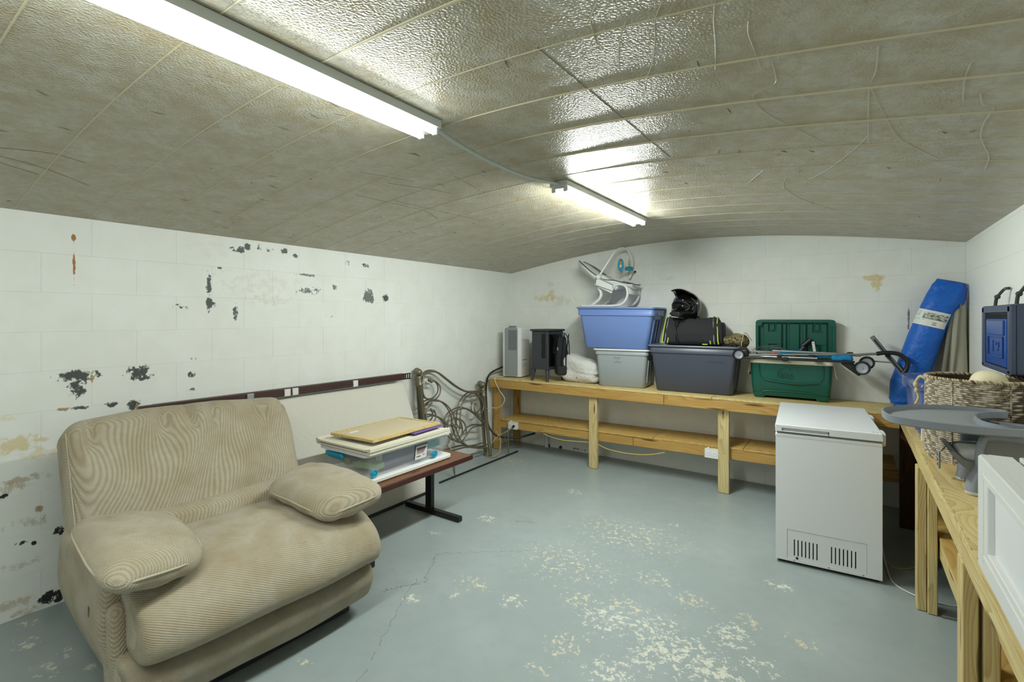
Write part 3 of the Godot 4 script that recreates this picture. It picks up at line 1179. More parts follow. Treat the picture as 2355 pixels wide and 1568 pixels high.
# ---------------------------------------------------------------- benches
func build_back_bench() -> void:
	var t := thing("workbench", "long pine workbench with a low shelf along the back wall", "workbench")
	var y := BENCH
	for s in [[0.045, 2.43], [2.433, 4.098]]:
		part("top_board", boxed(Vector3((s[0] + s[1]) * 0.5, y - 0.009, 0.253), Vector3(s[1] - s[0], 0.018, 0.498), 0.002), M.ply, t)
	for s in [[0.045, 2.02], [2.022, 3.69]]:
		part("fascia_board", boxed(Vector3((s[0] + s[1]) * 0.5, y - 0.063, 0.481), Vector3(s[1] - s[0], 0.089, 0.038), 0.004), M.fascia, t)
	for p in [[0.052, 0.089, 0.432], [1.262, 0.089, 0.463], [2.47, 0.089, 0.455]]:
		part("post", boxed(Vector3(p[0] + p[1] * 0.5, 0.356, p[2] - 0.019), Vector3(p[1], 0.708, 0.038), 0.004), M.post if p[0] > 1.0 else M.fascia, t)
		if p[0] < 1.0:
			part("post", boxed(Vector3(p[0] + p[1] * 0.5, 0.356, 0.025), Vector3(p[1], 0.708, 0.038), 0.004), M.fascia, t)
	var tilt := deg_to_rad(0.9)
	for s in [[0.15, 1.895, 0.006], [1.898, 2.66, 0.0], [2.663, 3.68, 0.004]]:
		var cx: float = (s[0] + s[1]) * 0.5
		part("shelf_board", boxed(Vector3.ZERO, Vector3(s[1] - s[0], 0.018, 0.405), 0.002), M.shelf, t, Vector3(cx, 0.342 + 0.0157 * cx, 0.21 + s[2]), Vector3(0, 0, tilt))
	for s in [[0.14, 1.7], [1.702, 3.69]]:
		var cx: float = (s[0] + s[1]) * 0.5
		part("shelf_fascia", boxed(Vector3.ZERO, Vector3(s[1] - s[0], 0.085, 0.036), 0.004), M.fascia, t, Vector3(cx, 0.289 + 0.0157 * cx, 0.394), Vector3(0, 0, tilt))
	# outlets screwed to the shelf edge
	for o in [[0.33, 0.33, true], [2.42, 0.353, false]]:
		var b := thing("outlet_box", "white outlet box at the left end of the low shelf, with a plug in it" if o[2] else "white outlet box on the low shelf edge left of the second bench post", "outlet", Vector3(o[0], o[1] - 0.03, 0.413), 0.0, "outlet boxes on the low shelf")
		part("box_body", boxed(Vector3(0, 0.0, 0.019), Vector3(0.112, 0.076, 0.036), 0.004), M.white_plastic, b)
		part("cover_plate", boxed(Vector3(0, 0.0, 0.039), Vector3(0.116, 0.08, 0.005), 0.002), M.white_plastic, b)
		for s in [-0.024, 0.024]:
			part("socket_face", boxed(Vector3(s, 0.0, 0.042), Vector3(0.034, 0.032, 0.004), 0.002), M.enamel, b)
			for e in [-0.006, 0.006]:
				part("slot", boxed(Vector3(s + e, 0.004, 0.0442), Vector3(0.0022, 0.009, 0.001), 0.0002), M.void_dark, b)
		part("knockout_clamp", boxed(Vector3(-0.03, 0.044, 0.02), Vector3(0.014, 0.014, 0.014), 0.002), M.white_plastic, b)
		if o[2]:
			part("plug", tubed([Vector3(0.026, 0.0, 0.045), Vector3(0.026, -0.004, 0.07), Vector3(0.024, -0.02, 0.08)], [0.013, 0.012, 0.007], 10), M.black_plastic, b)


func build_side_bench() -> void:
	var t := thing("workbench", "pine workbench with doubled posts along the right wall", "workbench")
	var y := BENCH
	var x0 := 3.692
	for s in [[0.512, 2.94], [2.942, 5.3]]:
		part("top_board", boxed(Vector3((x0 + 4.098) * 0.5, y - 0.009, (s[0] + s[1]) * 0.5), Vector3(4.098 - x0, 0.018, s[1] - s[0]), 0.002), M.ply, t)
	for s in [[0.51, 2.72], [2.722, 5.3]]:
		part("fascia_board", boxed(Vector3(x0 + 0.019, y - 0.053, (s[0] + s[1]) * 0.5), Vector3(0.038, 0.068, s[1] - s[0]), 0.004), M.side_wood, t)
	# doubled posts
	for p in [[3.683, 1.56, 0.0], [3.724, 1.575, 0.0], [3.692, 2.735, 0.0], [3.74, 2.742, 0.0], [3.692, 4.2, 0.0], [3.74, 4.2, 0.0]]:
		part("post", boxed(Vector3(p[0] + 0.019, 0.365, p[1] + 0.045), Vector3(0.039, 0.728, 0.09), 0.004), M.side_wood, t)
	for z in [1.58, 2.75, 4.2]:
		part("post", boxed(Vector3(4.07, 0.365, z + 0.045), Vector3(0.039, 0.728, 0.09), 0.004), M.side_wood, t)
	# dark old posts in the corner
	part("post", boxed(Vector3(3.74, 0.365, 0.435), Vector3(0.1, 0.728, 0.05), 0.004), M.dark_wood, t)
	part("post", boxed(Vector3(3.80, 0.365, 1.02), Vector3(0.04, 0.728, 0.14), 0.004), M.dark_wood, t)
	for s in [[0.55, 2.93], [2.932, 5.3]]:
		part("shelf_board", boxed(Vector3(3.93, 0.385, (s[0] + s[1]) * 0.5), Vector3(0.32, 0.018, s[1] - s[0]), 0.002), M.shelf, t)
		part("shelf_fascia", boxed(Vector3(3.79, 0.332, (s[0] + s[1]) * 0.5), Vector3(0.038, 0.089, s[1] - s[0]), 0.004), M.side_wood, t)
	part("back_board", boxed(Vector3(4.08, 0.56, 2.2), Vector3(0.03, 0.22, 2.8), 0.003), M.side_wood, t)
	# green treatment marks stamped along the edge of the top
	var st := S()
	for k in 16:
		var z := 1.75 + k * 0.085
		box(st, Vector3(x0 + 0.006 + 0.004 * sin(k * 2.1), y + 0.0004, z), Vector3(0.003, 0.0008, 0.03 + 0.02 * sin(k * 1.3)), 0.0002)
	part("stamp_mark", st, M.green_mark, t).set_meta("kind", "stuff")


# ---------------------------------------------------------------- recliner, built in its own frame: x forward, z along
# a stuffed body: an outline in the xy plane carried along z, pulled in towards both ends
func stuffed(outline: Array, half: float, mid: Vector2, fat: float, bend: Callable) -> SurfaceTool:
	var ring := curve(outline.map(func(q: Vector2) -> Vector3: return Vector3(q.x, q.y, 0)), 6, true)
	ring.pop_back()
	var rings := []
	var vs := []
	var n := 48
	for i in n + 1:
		var a := -PI / 2 + PI * i / n
		var t := signf(sin(a)) * pow(absf(sin(a)), 0.55)
		var s := pow(maxf(1.0 - pow(absf(t), fat), 0.0004), 1.0 / fat)
		var r := []
		for q in ring:
			var p := Vector3(mid.x + (q.x - mid.x) * s, mid.y + (q.y - mid.y) * s, t * half)
			r.append(bend.call(p))
		rings.append(r)
		vs.append(t * half)
	return loft(rings, [], true, true, 2.0, vs)


func build_recliner() -> void:
	var t := thing("recliner", "wide beige quilted recliner with pillow arms at the left wall", "recliner", Vector3(0.1, 0, 3.69), deg_to_rad(-3.0))
	part("base", boxed(Vector3(0.82, 0.045, 0), Vector3(0.76, 0.07, 0.86), 0.006), M.black_plastic, t)
	part("seat_box", blob(Vector3(0.62, 0.34, 0.84), 0.04, 8, func(p: Vector3) -> Vector3:
		return p + Vector3(0.80, 0.24, 0)), M.chenille, t)
	# one long pad: seat, rolled front edge and leg rest
	var seat := [Vector2(0.56, 0.40), Vector2(0.60, 0.465), Vector2(0.72, 0.51), Vector2(0.92, 0.535), Vector2(1.10, 0.528), Vector2(1.22, 0.495), Vector2(1.31, 0.43), Vector2(1.355, 0.35), Vector2(1.335, 0.285), Vector2(1.26, 0.262), Vector2(1.12, 0.275), Vector2(0.85, 0.33)]
	part("seat_pad", stuffed(seat, 0.50, Vector2(1.0, 0.40), 24.0, func(p: Vector3) -> Vector3:
		var q := p
		var up := smoothstep(0.38, 0.5, p.y)
		q.y += up * (0.018 * cos(p.z * 3.4) - 0.014)
		q.y -= up * 0.010 * exp(-pow((p.x - 1.12 + 0.15 * sin(p.z * 6.0)) * 16.0, 2.0)) * (0.4 + 0.6 * sin(p.z * 9.0))
		q.y += up * 0.004 * sin(p.x * 24.0 + 3.0 * sin(p.z * 6.0))
		q.x += smoothstep(1.0, 1.3, p.x) * (0.022 * cos(p.z * 2.9) - 0.006 + 0.005 * sin(p.z * 13.0 + p.y * 14.0))
		q.z -= 0.028
		return q), M.chenille, t)
	var low := [Vector2(0.98, 0.265), Vector2(1.20, 0.262), Vector2(1.285, 0.245), Vector2(1.315, 0.205), Vector2(1.30, 0.14), Vector2(1.25, 0.075), Vector2(1.12, 0.062), Vector2(0.98, 0.08)]
	part("front_panel", stuffed(low, 0.505, Vector2(1.1, 0.16), 18.0, func(p: Vector3) -> Vector3:
		return p + Vector3(0.016 * cos(p.z * 3.0) * smoothstep(1.1, 1.25, p.x), 0.004 * sin(p.z * 11.0), 0)), M.chenille, t)
	# back: one broad pillow, gathered at the top
	var lean := rot(Vector3(0, 0, 1), 25.0)
	part("back_cushion", blob(Vector3(0.25, 0.60, 1.07), 0.085, 44, func(p: Vector3) -> Vector3:
		var q := p
		var up := p.y / 0.30
		var face := 1.0 if p.x > 0 else 0.2
		q.x += 0.042 * cos(p.z * 2.6) * (1.0 - up * up * 0.6) * face
		var g := smoothstep(0.30, 0.75, up) * smoothstep(1.02, 0.9, up) * (1.0 if p.x > -0.02 else 0.0)
		q.x -= g * 0.030 * pow(0.5 + 0.5 * sin(p.z * 37.0 + 2.2 * sin(p.z * 11.0)), 4.0)
		q.y -= g * 0.001 * pow(0.5 + 0.5 * sin(p.z * 37.0 + 2.2 * sin(p.z * 11.0)), 3.0)
		q.y += 0.010 * sin(p.z * 5.0 + 1.0) * up + 0.010 * cos(p.z * 2.8)
		q.y += -0.028 * cos(p.z * 3.0) * smoothstep(-0.4, -0.9, up)
		q.x += (0.007 * sin(p.y * 15.0 + 3.0 * sin(p.z * 6.0)) + 0.004 * sin(p.z * 21.0 + p.y * 12.0)) * face
		return lean * q + Vector3(0.335, 0.70, -0.025)), M.chenille, t)
	part("lower_back", blob(Vector3(0.18, 0.17, 0.94), 0.07, 22, func(p: Vector3) -> Vector3:
		return rot(Vector3(0, 0, 1), 20.0) * (p + Vector3(0.03 * cos(p.z * 3.0), -0.022 * cos(p.z * 3.0), 0)) + Vector3(0.535, 0.487, -0.02)), M.chenille, t)
	part("outer_back", blob(Vector3(0.08, 0.52, 0.90), 0.035, 10, func(p: Vector3) -> Vector3:
		return rot(Vector3(0, 0, 1), 14.0) * p + Vector3(0.37, 0.40, 0)), M.chenille, t)
	for s in [-1.0, 1.0]:
		# arm: side panel, rounded stile in front, stuffed pad with a piped seam
		part("side_panel", blob(Vector3(0.72, 0.48, 0.10), 0.04, 12, func(p: Vector3) -> Vector3:
			var q := p
			q.z += s * 0.022 * (1.0 - pow(p.y / 0.26, 2.0))
			q.z -= s * 0.05 * smoothstep(0.05, -0.26, p.y)
			q.x += 0.12 * smoothstep(-0.05, -0.24, p.y) * (1.0 if p.x < 0.0 else 0.0) * 0.5
			return q + Vector3(0.72, 0.30, s * 0.468)), M.chenille, t)
		part("arm_stile", blob(Vector3(0.075, 0.40, 0.07), 0.032, 8, func(p: Vector3) -> Vector3:
			return p + Vector3(1.085 + 0.02 * cos(p.y * 5.0), 0.235, s * (0.485 - 0.03 * smoothstep(0.05, -0.2, p.y)))), M.chenille, t)
		var pad := func(p: Vector3) -> Vector3:
			var u := p.x / 0.31
			var v := p.z / 0.17
			var q := p
			q.y *= 1.0 - 0.36 * v * v - 0.26 * pow(absf(u), 3.0)
			q.y *= 0.95 + 0.12 * u
			# a rounded lozenge seen from above, pulled out towards the front outer corner
			q.z *= 1.05 - 0.20 * pow(absf(u), 3.5)
			q.x += 0.05 * u * (s * v) * 0.8
			q.y += 0.022 * s * v - 0.012 * u + 0.014 * cos(u * 1.8)
			q.y += 0.003 * sin(p.x * 40.0 + 8.0 * v)
			return rot(Vector3(0, 1, 0), -s * 3.0) * q + Vector3(0.985, 0.588, s * 0.395)
		var ap := part("arm_pad", blob(Vector3(0.62, 0.15, 0.34), 0.07, 22, pad), M.chenille, t)
		var seam := []
		for k in 48:
			var an := TAU * k / 48
			var c := Vector2(signf(cos(an)) * pow(absf(cos(an)), 0.42), signf(sin(an)) * pow(absf(sin(an)), 0.42))
			seam.append(pad.call(Vector3(c.x * 0.312, 0.010, c.y * 0.172)))
		part("piping", tubed(seam, 0.0045, 6, true), M.piping, ap)
	part("release_slot", boxed(Vector3(0.94, 0.37, 0.533), Vector3(0.026, 0.045, 0.012), 0.004), M.dark_trim, t)
	var ps := []
	for k in 14:
		var v := lerpf(-0.25, 0.235, k / 13.0)
		ps.append(lean * Vector3(0.095, v, 0.523) + Vector3(0.335, 0.70, -0.025))
	part("back_piping", tubed(ps, 0.0032, 6), M.piping, t)
	part("recline_knob", tubed([Vector3(1.12, 0.27, -0.51), Vector3(1.12, 0.27, -0.54)], 0.012, 10), M.black_plastic, t)


# ---------------------------------------------------------------- along the left wall
func build_left_side() -> void:
	# box spring on its long edge, leaning on the wall, with the torn-off rail on top
	var lean := atan2(0.36, 0.93)
	var t := thing("box_spring", "white fabric-covered box spring leaning on edge against the left wall behind the recliner", "box spring", Vector3(0.46, 0, 2.80))
	var bx := Transform3D(Basis(Vector3(0, 0, 1), lean), Vector3.ZERO)
	part("cover", blob(Vector3(0.085, 0.99, 2.0), 0.032, 26, func(p: Vector3) -> Vector3:
		var q := p + Vector3(0, 0.497, 0)
		q.z += -0.05 * (0.5 - q.y) * (1.0 if p.z < 0.0 else 0.0)
		q.x += 0.004 * sin(p.z * 7.0 + p.y * 3.0) + 0.012 * exp(-pow((q.y - 0.08) * 9.0, 2.0)) * cos(p.z * 2.0)
		return bx * (q + Vector3(-0.05, 0.0, 0))), M.ticking, t)
	part("edge_frame", boxed(Vector3(-0.03, 0.012, 0), Vector3(0.07, 0.022, 1.96), 0.004, bx), M.black_metal, t)
	var r := thing("bed_rail", "dark brown metal rail lying along the top edge of the white box spring", "bed rail", Vector3(0.105, 0.965, 2.79))
	var st := S()
	box(st, Vector3(0.0, 0.0, 0), Vector3(0.012, 0.052, 1.92), 0.003)
	box(st, Vector3(-0.02, 0.024, 0), Vector3(0.045, 0.006, 1.92), 0.002)
	part("rail_bar", st, M.rail, r)
	var lo := S()
	box(lo, Vector3(0.010, -0.014, 0), Vector3(0.01, 0.012, 1.86), 0.003)
	part("rail_lip", lo, M.rail, r)
	for z in [0.42, 0.16, -0.42, 0.10]:
		part("bracket_clip", boxed(Vector3(0.012, -0.002, z), Vector3(0.014, 0.05, 0.045), 0.003), M.white_plastic if z < 0.2 else M.silver, r)
	st = S()
	box(st, Vector3(0.01, -0.012, 0.99), Vector3(0.045, 0.085, 0.10), 0.006)
	box(st, Vector3(0.022, -0.06, 0.955), Vector3(0.03, 0.07, 0.035), 0.004)
	part("corner_bracket", st, M.rail, r)
	st = S()
	for k in 3:
		box(st, Vector3(0.0, 0.0, -0.972 - k * 0.024), Vector3(0.012, 0.052, 0.006), 0.001)
	for y in [-0.023, 0.023]:
		box(st, Vector3(0.0, y, -0.985), Vector3(0.012, 0.008, 0.09), 0.001)
	part("slotted_end", st, M.black_metal, r)

	# low folding table
	t = thing("table", "low folding table with a worn red-brown top and black T-legs", "table", Vector3(0.75, 0, 2.57))
	part("tabletop", boxed(Vector3(0, 0.441, 0), Vector3(0.58, 0.018, 1.12), 0.003), M.table_top, t)
	st = S()
	for s in [-1, 1]:
		box(st, Vector3(s * 0.286, 0.433, 0), Vector3(0.012, 0.034, 1.132), 0.003)
		box(st, Vector3(0, 0.433, s * 0.561), Vector3(0.575, 0.034, 0.012), 0.003)
	part("edge_band", st, M.table_edge, t)
	for s in [-1, 1]:
		part("leg", boxed(Vector3(0, 0.222, s * 0.40), Vector3(0.062, 0.40, 0.04), 0.004), M.black_metal, t)
		part("foot", boxed(Vector3(0.03, 0.02, s * 0.40), Vector3(0.56, 0.038, 0.045), 0.005), M.black_metal, t)
		part("bearer", boxed(Vector3(0, 0.418, s * 0.40), Vector3(0.45, 0.03, 0.045), 0.003), M.black_metal, t)

	build_bin()
	build_bed_ends()


func build_bin() -> void:
	# long wheeled underbed bin of clear plastic, its lid beneath it
	var top := 0.450
	var t := thing("storage_bin", "long clear plastic underbed bin with teal handle and wheels on the red-brown table", "storage bin", Vector3(0.71, top, 2.545))
	part("lid", loft(rings_of([[0.001, 0.48, 0.80, 0.04], [0.010, 0.50, 0.82, 0.05], [0.026, 0.50, 0.82, 0.05], [0.030, 0.47, 0.79, 0.04]]), [1, 2]), M.white_plastic, t)
	part("bin_body", loft(rings_of([[0.034, 0.42, 0.70, 0.03], [0.19, 0.465, 0.745, 0.035], [0.1905, 0.459, 0.739, 0.035], [0.037, 0.414, 0.694, 0.03]]), [1, 2], false, true), M.clear, t)
	part("rim", loft(rings_of([[0.172, 0.468, 0.748, 0.04], [0.176, 0.50, 0.78, 0.045], [0.192, 0.50, 0.78, 0.045], [0.194, 0.455, 0.735, 0.035], [0.172, 0.455, 0.735, 0.035]]), [1, 2, 3], false, false), M.clear_rim, t)
	part("handle", loft(rings_of([[-0.016, 0.15, 0.016, 0.008, 0.01], [0.0, 0.18, 0.030, 0.014], [0.016, 0.165, 0.02, 0.009, -0.01]]), []), M.teal, t, Vector3(-0.07, 0.150, 0.385))
	for z in [-0.235, 0.31]:
		var wf := Transform3D(Basis(Vector3(0, 0, 1), -PI / 2), Vector3.ZERO)
		var w := part("wheel", lathed([Vector2(0, -0.010), Vector2(0.022, -0.010), Vector2(0.025, -0.006), Vector2(0.025, 0.006), Vector2(0.022, 0.009), Vector2(0.014, 0.005), Vector2(0.007, 0.010), Vector2(0, 0.010)], 20, wf), M.teal, t, Vector3(0.222, 0.060, z))
		part("wheel_guard", lathed([Vector2(0.027, -0.02), Vector2(0.032, -0.02), Vector2(0.032, 0.006), Vector2(0.027, 0.006)], 20, wf), M.clear, w)
	# product label: a small picture over text lines
	var n := 64
	var d := PackedByteArray()
	d.resize(n * n * 3)
	for i in n * n:
		var x := i % n
		var y := i / n
		var c := rgb(226, 226, 224)
		if y < 13:
			c = rgb(120, 122, 128) if (x / 5 + y / 4) % 3 else rgb(70, 74, 78)
		elif y > 18 and y < 44 and x > 5 and x < 58 - (y - 18) / 2:
			c = rgb(70, 60, 92).lerp(rgb(206, 176, 156), (y - 18) / 26.0)
		elif y > 50 and y < 55 and x > 6 and x < 30:
			c = rgb(90, 92, 96)
		elif y > 47 and y < 53 and x > 40 and x < 52:
			c = rgb(150, 152, 156)
		d[i * 3] = int(c.r * 255)
		d[i * 3 + 1] = int(c.g * 255)
		d[i * 3 + 2] = int(c.b * 255)
	var lm := mat(Color.WHITE, 0.5)
	lm.albedo_texture = as_tex(d, n, n)
	var st := S()
	quad(st, Vector3(0, -0.06, 0.055), Vector3(0, -0.06, -0.055), Vector3(0, 0.06, -0.055), Vector3(0, 0.06, 0.055), Vector3.RIGHT, [Vector2(0, 1), Vector2(1, 1), Vector2(1, 0), Vector2(0, 0)])
	box(st, Vector3(-0.0012, 0, 0), Vector3(0.002, 0.118, 0.108), 0.0005)
	part("paper_label", st, lm, t, Vector3(0.229, 0.118, -0.10), Vector3(0, 0, -0.14))
	# things seen dimly inside
	var inside := [
		["green_packet", "pale green packet lying in the front corner of the clear bin", M.green_item, Vector3(0.08, 0.085, 0.28), Vector3(0.20, 0.045, 0.10), 0.2],
		["green_packet", "small green packet under the teal handle inside the clear bin", M.green_item, Vector3(-0.08, 0.095, 0.31), Vector3(0.10, 0.05, 0.09), -0.3],
		["violet_folder", "dark violet folder along the side inside the clear bin", M.violet_item, Vector3(0.05, 0.10, 0.05), Vector3(0.24, 0.09, 0.30), 0.05],
		["paper_stack", "pale stack of papers standing in the middle of the clear bin", M.paper, Vector3(0.13, 0.115, 0.15), Vector3(0.05, 0.06, 0.16), 0.0],
		["teal_folder", "teal folder at the far end inside the clear bin", M.teal_item, Vector3(0.03, 0.13, -0.28), Vector3(0.28, 0.07, 0.24), 0.0],
		["dark_box", "dark flat box under the frames inside the clear bin", M.violet_item, Vector3(-0.08, 0.14, 0.14), Vector3(0.20, 0.10, 0.36), 0.0],
		["tan_box", "tan box low in the middle of the clear bin", M.old_frame, Vector3(0.0, 0.07, -0.08), Vector3(0.26, 0.06, 0.24), 0.0],
	]
	for k in inside:
		var o := part(k[0], boxed(Vector3.ZERO, k[4], 0.006), k[2], null, Vector3(0.71, top, 2.545) + k[3] * Vector3(1, 0.95, 0.82), Vector3(0, k[5], 0))
		tag(o, k[1], "box" if k[0].contains("box") else "packet", "things inside the clear underbed bin")
	# two old white frames, then a framed board, on top
	var h := top + 0.196
	for k in 2:
		var f := thing("picture_frame", "lower of two old white picture frames on the clear bin" if k == 0 else "upper of two old white picture frames, right under the framed tan board", "picture frame", Vector3(0.712 + k * 0.004, h + k * 0.022, 2.565 + k * 0.006), deg_to_rad(0.6 * k), "old white picture frames")
		for s in [-1, 1]:
			part("frame_side", prism_bar(0.73, 0.055, 0.021), M.old_frame, f, Vector3(s * 0.248, 0.0105, 0), Vector3(0, 0 if s < 0 else PI, 0))
			part("frame_side", prism_bar(0.440, 0.055, 0.021), M.old_frame, f, Vector3(0, 0.0105, s * 0.3375), Vector3(0, -PI / 2 * s, 0))
		part("backing", boxed(Vector3(0, 0.006, 0), Vector3(0.45, 0.006, 0.63), 0.001), M.paper, f)
	var fo := part("folder", boxed(Vector3.ZERO, Vector3(0.22, 0.006, 0.32), 0.001), M.purple, null, Vector3(0.82, h + 0.048, 2.36), Vector3(0, 0.07, 0))
	tag(fo, "thin purple folder sticking out under the tan board on the frames", "folder")
	var b := thing("framed_board", "tan pinboard in a pale wood frame, topmost on the stack over the clear bin", "board", Vector3(0.71, h + 0.055, 2.545), deg_to_rad(4))
	b.rotation.x = deg_to_rad(-0.6)
	for s in [-1, 1]:
		part("frame_side", boxed(Vector3(s * 0.190, 0.009, 0), Vector3(0.026, 0.018, 0.66), 0.002), M.birch, b)
		part("frame_side", boxed(Vector3(0, 0.009, s * 0.317), Vector3(0.354, 0.018, 0.026), 0.002), M.birch, b)
	var cd := mat(rgb(198, 184, 154), 0.9)
	part("pin_surface", boxed(Vector3(0, 0.008, 0), Vector3(0.356, 0.010, 0.61), 0.001), cd, b)
	part("sticker", boxed(Vector3(-0.10, 0.0138, 0.22), Vector3(0.028, 0.001, 0.075), 0.0003), M.paper, b)


func prism_bar(length: float, w: float, h: float) -> SurfaceTool:
	# a moulded frame bar along z, its thick edge on the -x side
	var poly := PackedVector2Array([Vector2(-w / 2, -h / 2), Vector2(w / 2, -h / 2), Vector2(w / 2, h * 0.0), Vector2(w * 0.25, h * 0.2), Vector2(0.0, h * 0.22), Vector2(-w * 0.3, h / 2), Vector2(-w / 2, h * 0.42)])
	return prismed(poly, length, 0.0, Transform3D(Basis.IDENTITY, Vector3(0, 0, -length / 2)))


# one end of an iron daybed: tall ball-topped post, short one, scrolls between; local u runs from tall to short post
func bed_end(at: Vector3, lean: float, label: String, shift: float) -> void:
	var t := thing("bed_end", label, "bed frame", at, 0.0, "iron bed ends")
	var W := 0.955
	var bx := Transform3D(Basis(Vector3(0, 0, 1), lean), Vector3.ZERO)
	var P := func(u: float, v: float) -> Vector3:
		return bx * Vector3(0, v, shift - u)
	for e in [[0.022, 0.995], [W - 0.01, 0.775]]:
		var xf := bx * Transform3D(Basis.IDENTITY, Vector3(0, 0, shift - e[0]))
		var H: float = e[1]
		var post := part("post", lathed([Vector2(0, 0.0), Vector2(0.017, 0.0), Vector2(0.02, 0.015), Vector2(0.017, 0.035), Vector2(0.019, 0.05), Vector2(0.021, 0.09), Vector2(0.0185, 0.10), Vector2(0.021, H - 0.13), Vector2(0.027, H - 0.125), Vector2(0.027, H - 0.112), Vector2(0.022, H - 0.105), Vector2(0.029, H - 0.075), Vector2(0.023, H - 0.06), Vector2(0.027, H - 0.05), Vector2(0.018, H - 0.035)], 14, xf), M.iron, t)
		var prof := []
		for k in 11:
			var an := -PI / 2 + PI * k / 10.0
			prof.append(Vector2(0.034 * cos(an), H + 0.034 * sin(an)))
		part("ball_finial", lathed(prof, 16, xf), M.iron, post)
	var bar := func(pts: Array, r: float, called: String) -> void:
		var q := []
		for p in pts:
			q.append(P.call(p.x, p.y))
		part(called, tubed(curve(q, 7), r, 8), M.iron, t)
	var R := 0.0072
	bar.call([Vector2(0.02, 0.83), Vector2(0.067, 0.915), Vector2(0.085, 0.955), Vector2(0.135, 0.984), Vector2(0.206, 0.986), Vector2(0.289, 0.962), Vector2(0.410, 0.881), Vector2(0.537, 0.797), Vector2(0.673, 0.732), Vector2(0.796, 0.709), Vector2(0.935, 0.697)], 0.0095, "top_rail")
	bar.call([Vector2(0.02, 0.21), Vector2(0.2, 0.20), Vector2(0.466, 0.195), Vector2(0.60, 0.18), Vector2(0.75, 0.14), Vector2(0.94, 0.10)], 0.0085, "bottom_rail")
	bar.call([Vector2(0.178, 0.898), Vector2(0.234, 0.885), Vector2(0.284, 0.834), Vector2(0.276, 0.767), Vector2(0.210, 0.722), Vector2(0.137, 0.722), Vector2(0.070, 0.757), Vector2(0.050, 0.817), Vector2(0.058, 0.889)], R, "scroll_bar")
	bar.call([Vector2(0.03, 0.67), Vector2(0.063, 0.693), Vector2(0.115, 0.711), Vector2(0.198, 0.706), Vector2(0.291, 0.682), Vector2(0.371, 0.625), Vector2(0.428, 0.547), Vector2(0.45, 0.482), Vector2(0.452, 0.414), Vector2(0.474, 0.324), Vector2(0.522, 0.253), Vector2(0.608, 0.188), Vector2(0.702, 0.156), Vector2(0.92, 0.141)], R, "scroll_bar")
	bar.call([Vector2(0.173, 0.610), Vector2(0.189, 0.571), Vector2(0.172, 0.530), Vector2(0.116, 0.503), Vector2(0.066, 0.534), Vector2(0.060, 0.592), Vector2(0.085, 0.646), Vector2(0.154, 0.694)], R, "scroll_bar")
	bar.call([Vector2(0.029, 0.565), Vector2(0.116, 0.576), Vector2(0.207, 0.553), Vector2(0.286, 0.503), Vector2(0.338, 0.433), Vector2(0.363, 0.346), Vector2(0.421, 0.282), Vector2(0.498, 0.254), Vector2(0.568, 0.282), Vector2(0.600, 0.338), Vector2(0.585, 0.420), Vector2(0.532, 0.468), Vector2(0.476, 0.482)], R, "scroll_bar")
	bar.call([Vector2(0.338, 0.427), Vector2(0.347, 0.485), Vector2(0.380, 0.532), Vector2(0.453, 0.562), Vector2(0.550, 0.575), Vector2(0.645, 0.560), Vector2(0.737, 0.514), Vector2(0.819, 0.460), Vector2(0.935, 0.36)], R, "scroll_bar")
	bar.call([Vector2(0.782, 0.588), Vector2(0.762, 0.534), Vector2(0.791, 0.489), Vector2(0.847, 0.472), Vector2(0.902, 0.504), Vector2(0.925, 0.567), Vector2(0.896, 0.638), Vector2(0.832, 0.688), Vector2(0.744, 0.703), Vector2(0.652, 0.679), Vector2(0.582, 0.625), Vector2(0.546, 0.552), Vector2(0.521, 0.470), Vector2(0.509, 0.395), Vector2(0.475, 0.344), Vector2(0.411, 0.291), Vector2(0.356, 0.235), Vector2(0.33, 0.205)], R, "scroll_bar")
	bar.call([Vector2(0.589, 0.294), Vector2(0.672, 0.349), Vector2(0.776, 0.362), Vector2(0.935, 0.33)], R, "scroll_bar")
	# cast knots where the bars cross and buttons on the scroll ends
	for k in [[0.452, 0.415, 0.019], [0.511, 0.400, 0.019], [0.342, 0.43, 0.016], [0.176, 0.898, 0.018], [0.782, 0.590, 0.013], [0.173, 0.612, 0.014]]:
		var prof := []
		for i in 9:
			var an := -PI / 2 + PI * i / 8.0
			prof.append(Vector2(k[2] * cos(an), k[2] * 1.15 * sin(an)))
		part("cast_knot", lathed(prof, 12, Transform3D(bx.basis, P.call(k[0], k[1]))), M.iron, t)


func build_bed_ends() -> void:
	bed_end(Vector3(0.150, 0, 1.650), 0.098, "rear of two stacked scrolled iron bed ends leaning on the left wall", 0.0)
	bed_end(Vector3(0.234, 0, 1.67), 0.139, "front of two stacked scrolled iron bed ends, its short post nearest the bench", 0.0)
	var t := thing("floor_rail", "thin dark rail lying on the floor before the iron bed ends", "bed rail", Vector3(0.36, 0, 1.02))
	part("rail_bar", boxed(Vector3(0, 0.008, 0), Vector3(0.014, 0.014, 1.26), 0.002), M.black_metal, t)
	for s in [[0.42, 0.02], [-0.46, -0.02]]:
		for e in [-1, 1]:
			part("strut", tubed([Vector3(0, 0.012, s[0]), Vector3(-0.05, 0.30, s[0] + e * 0.045)], 0.005, 6), M.iron, t)


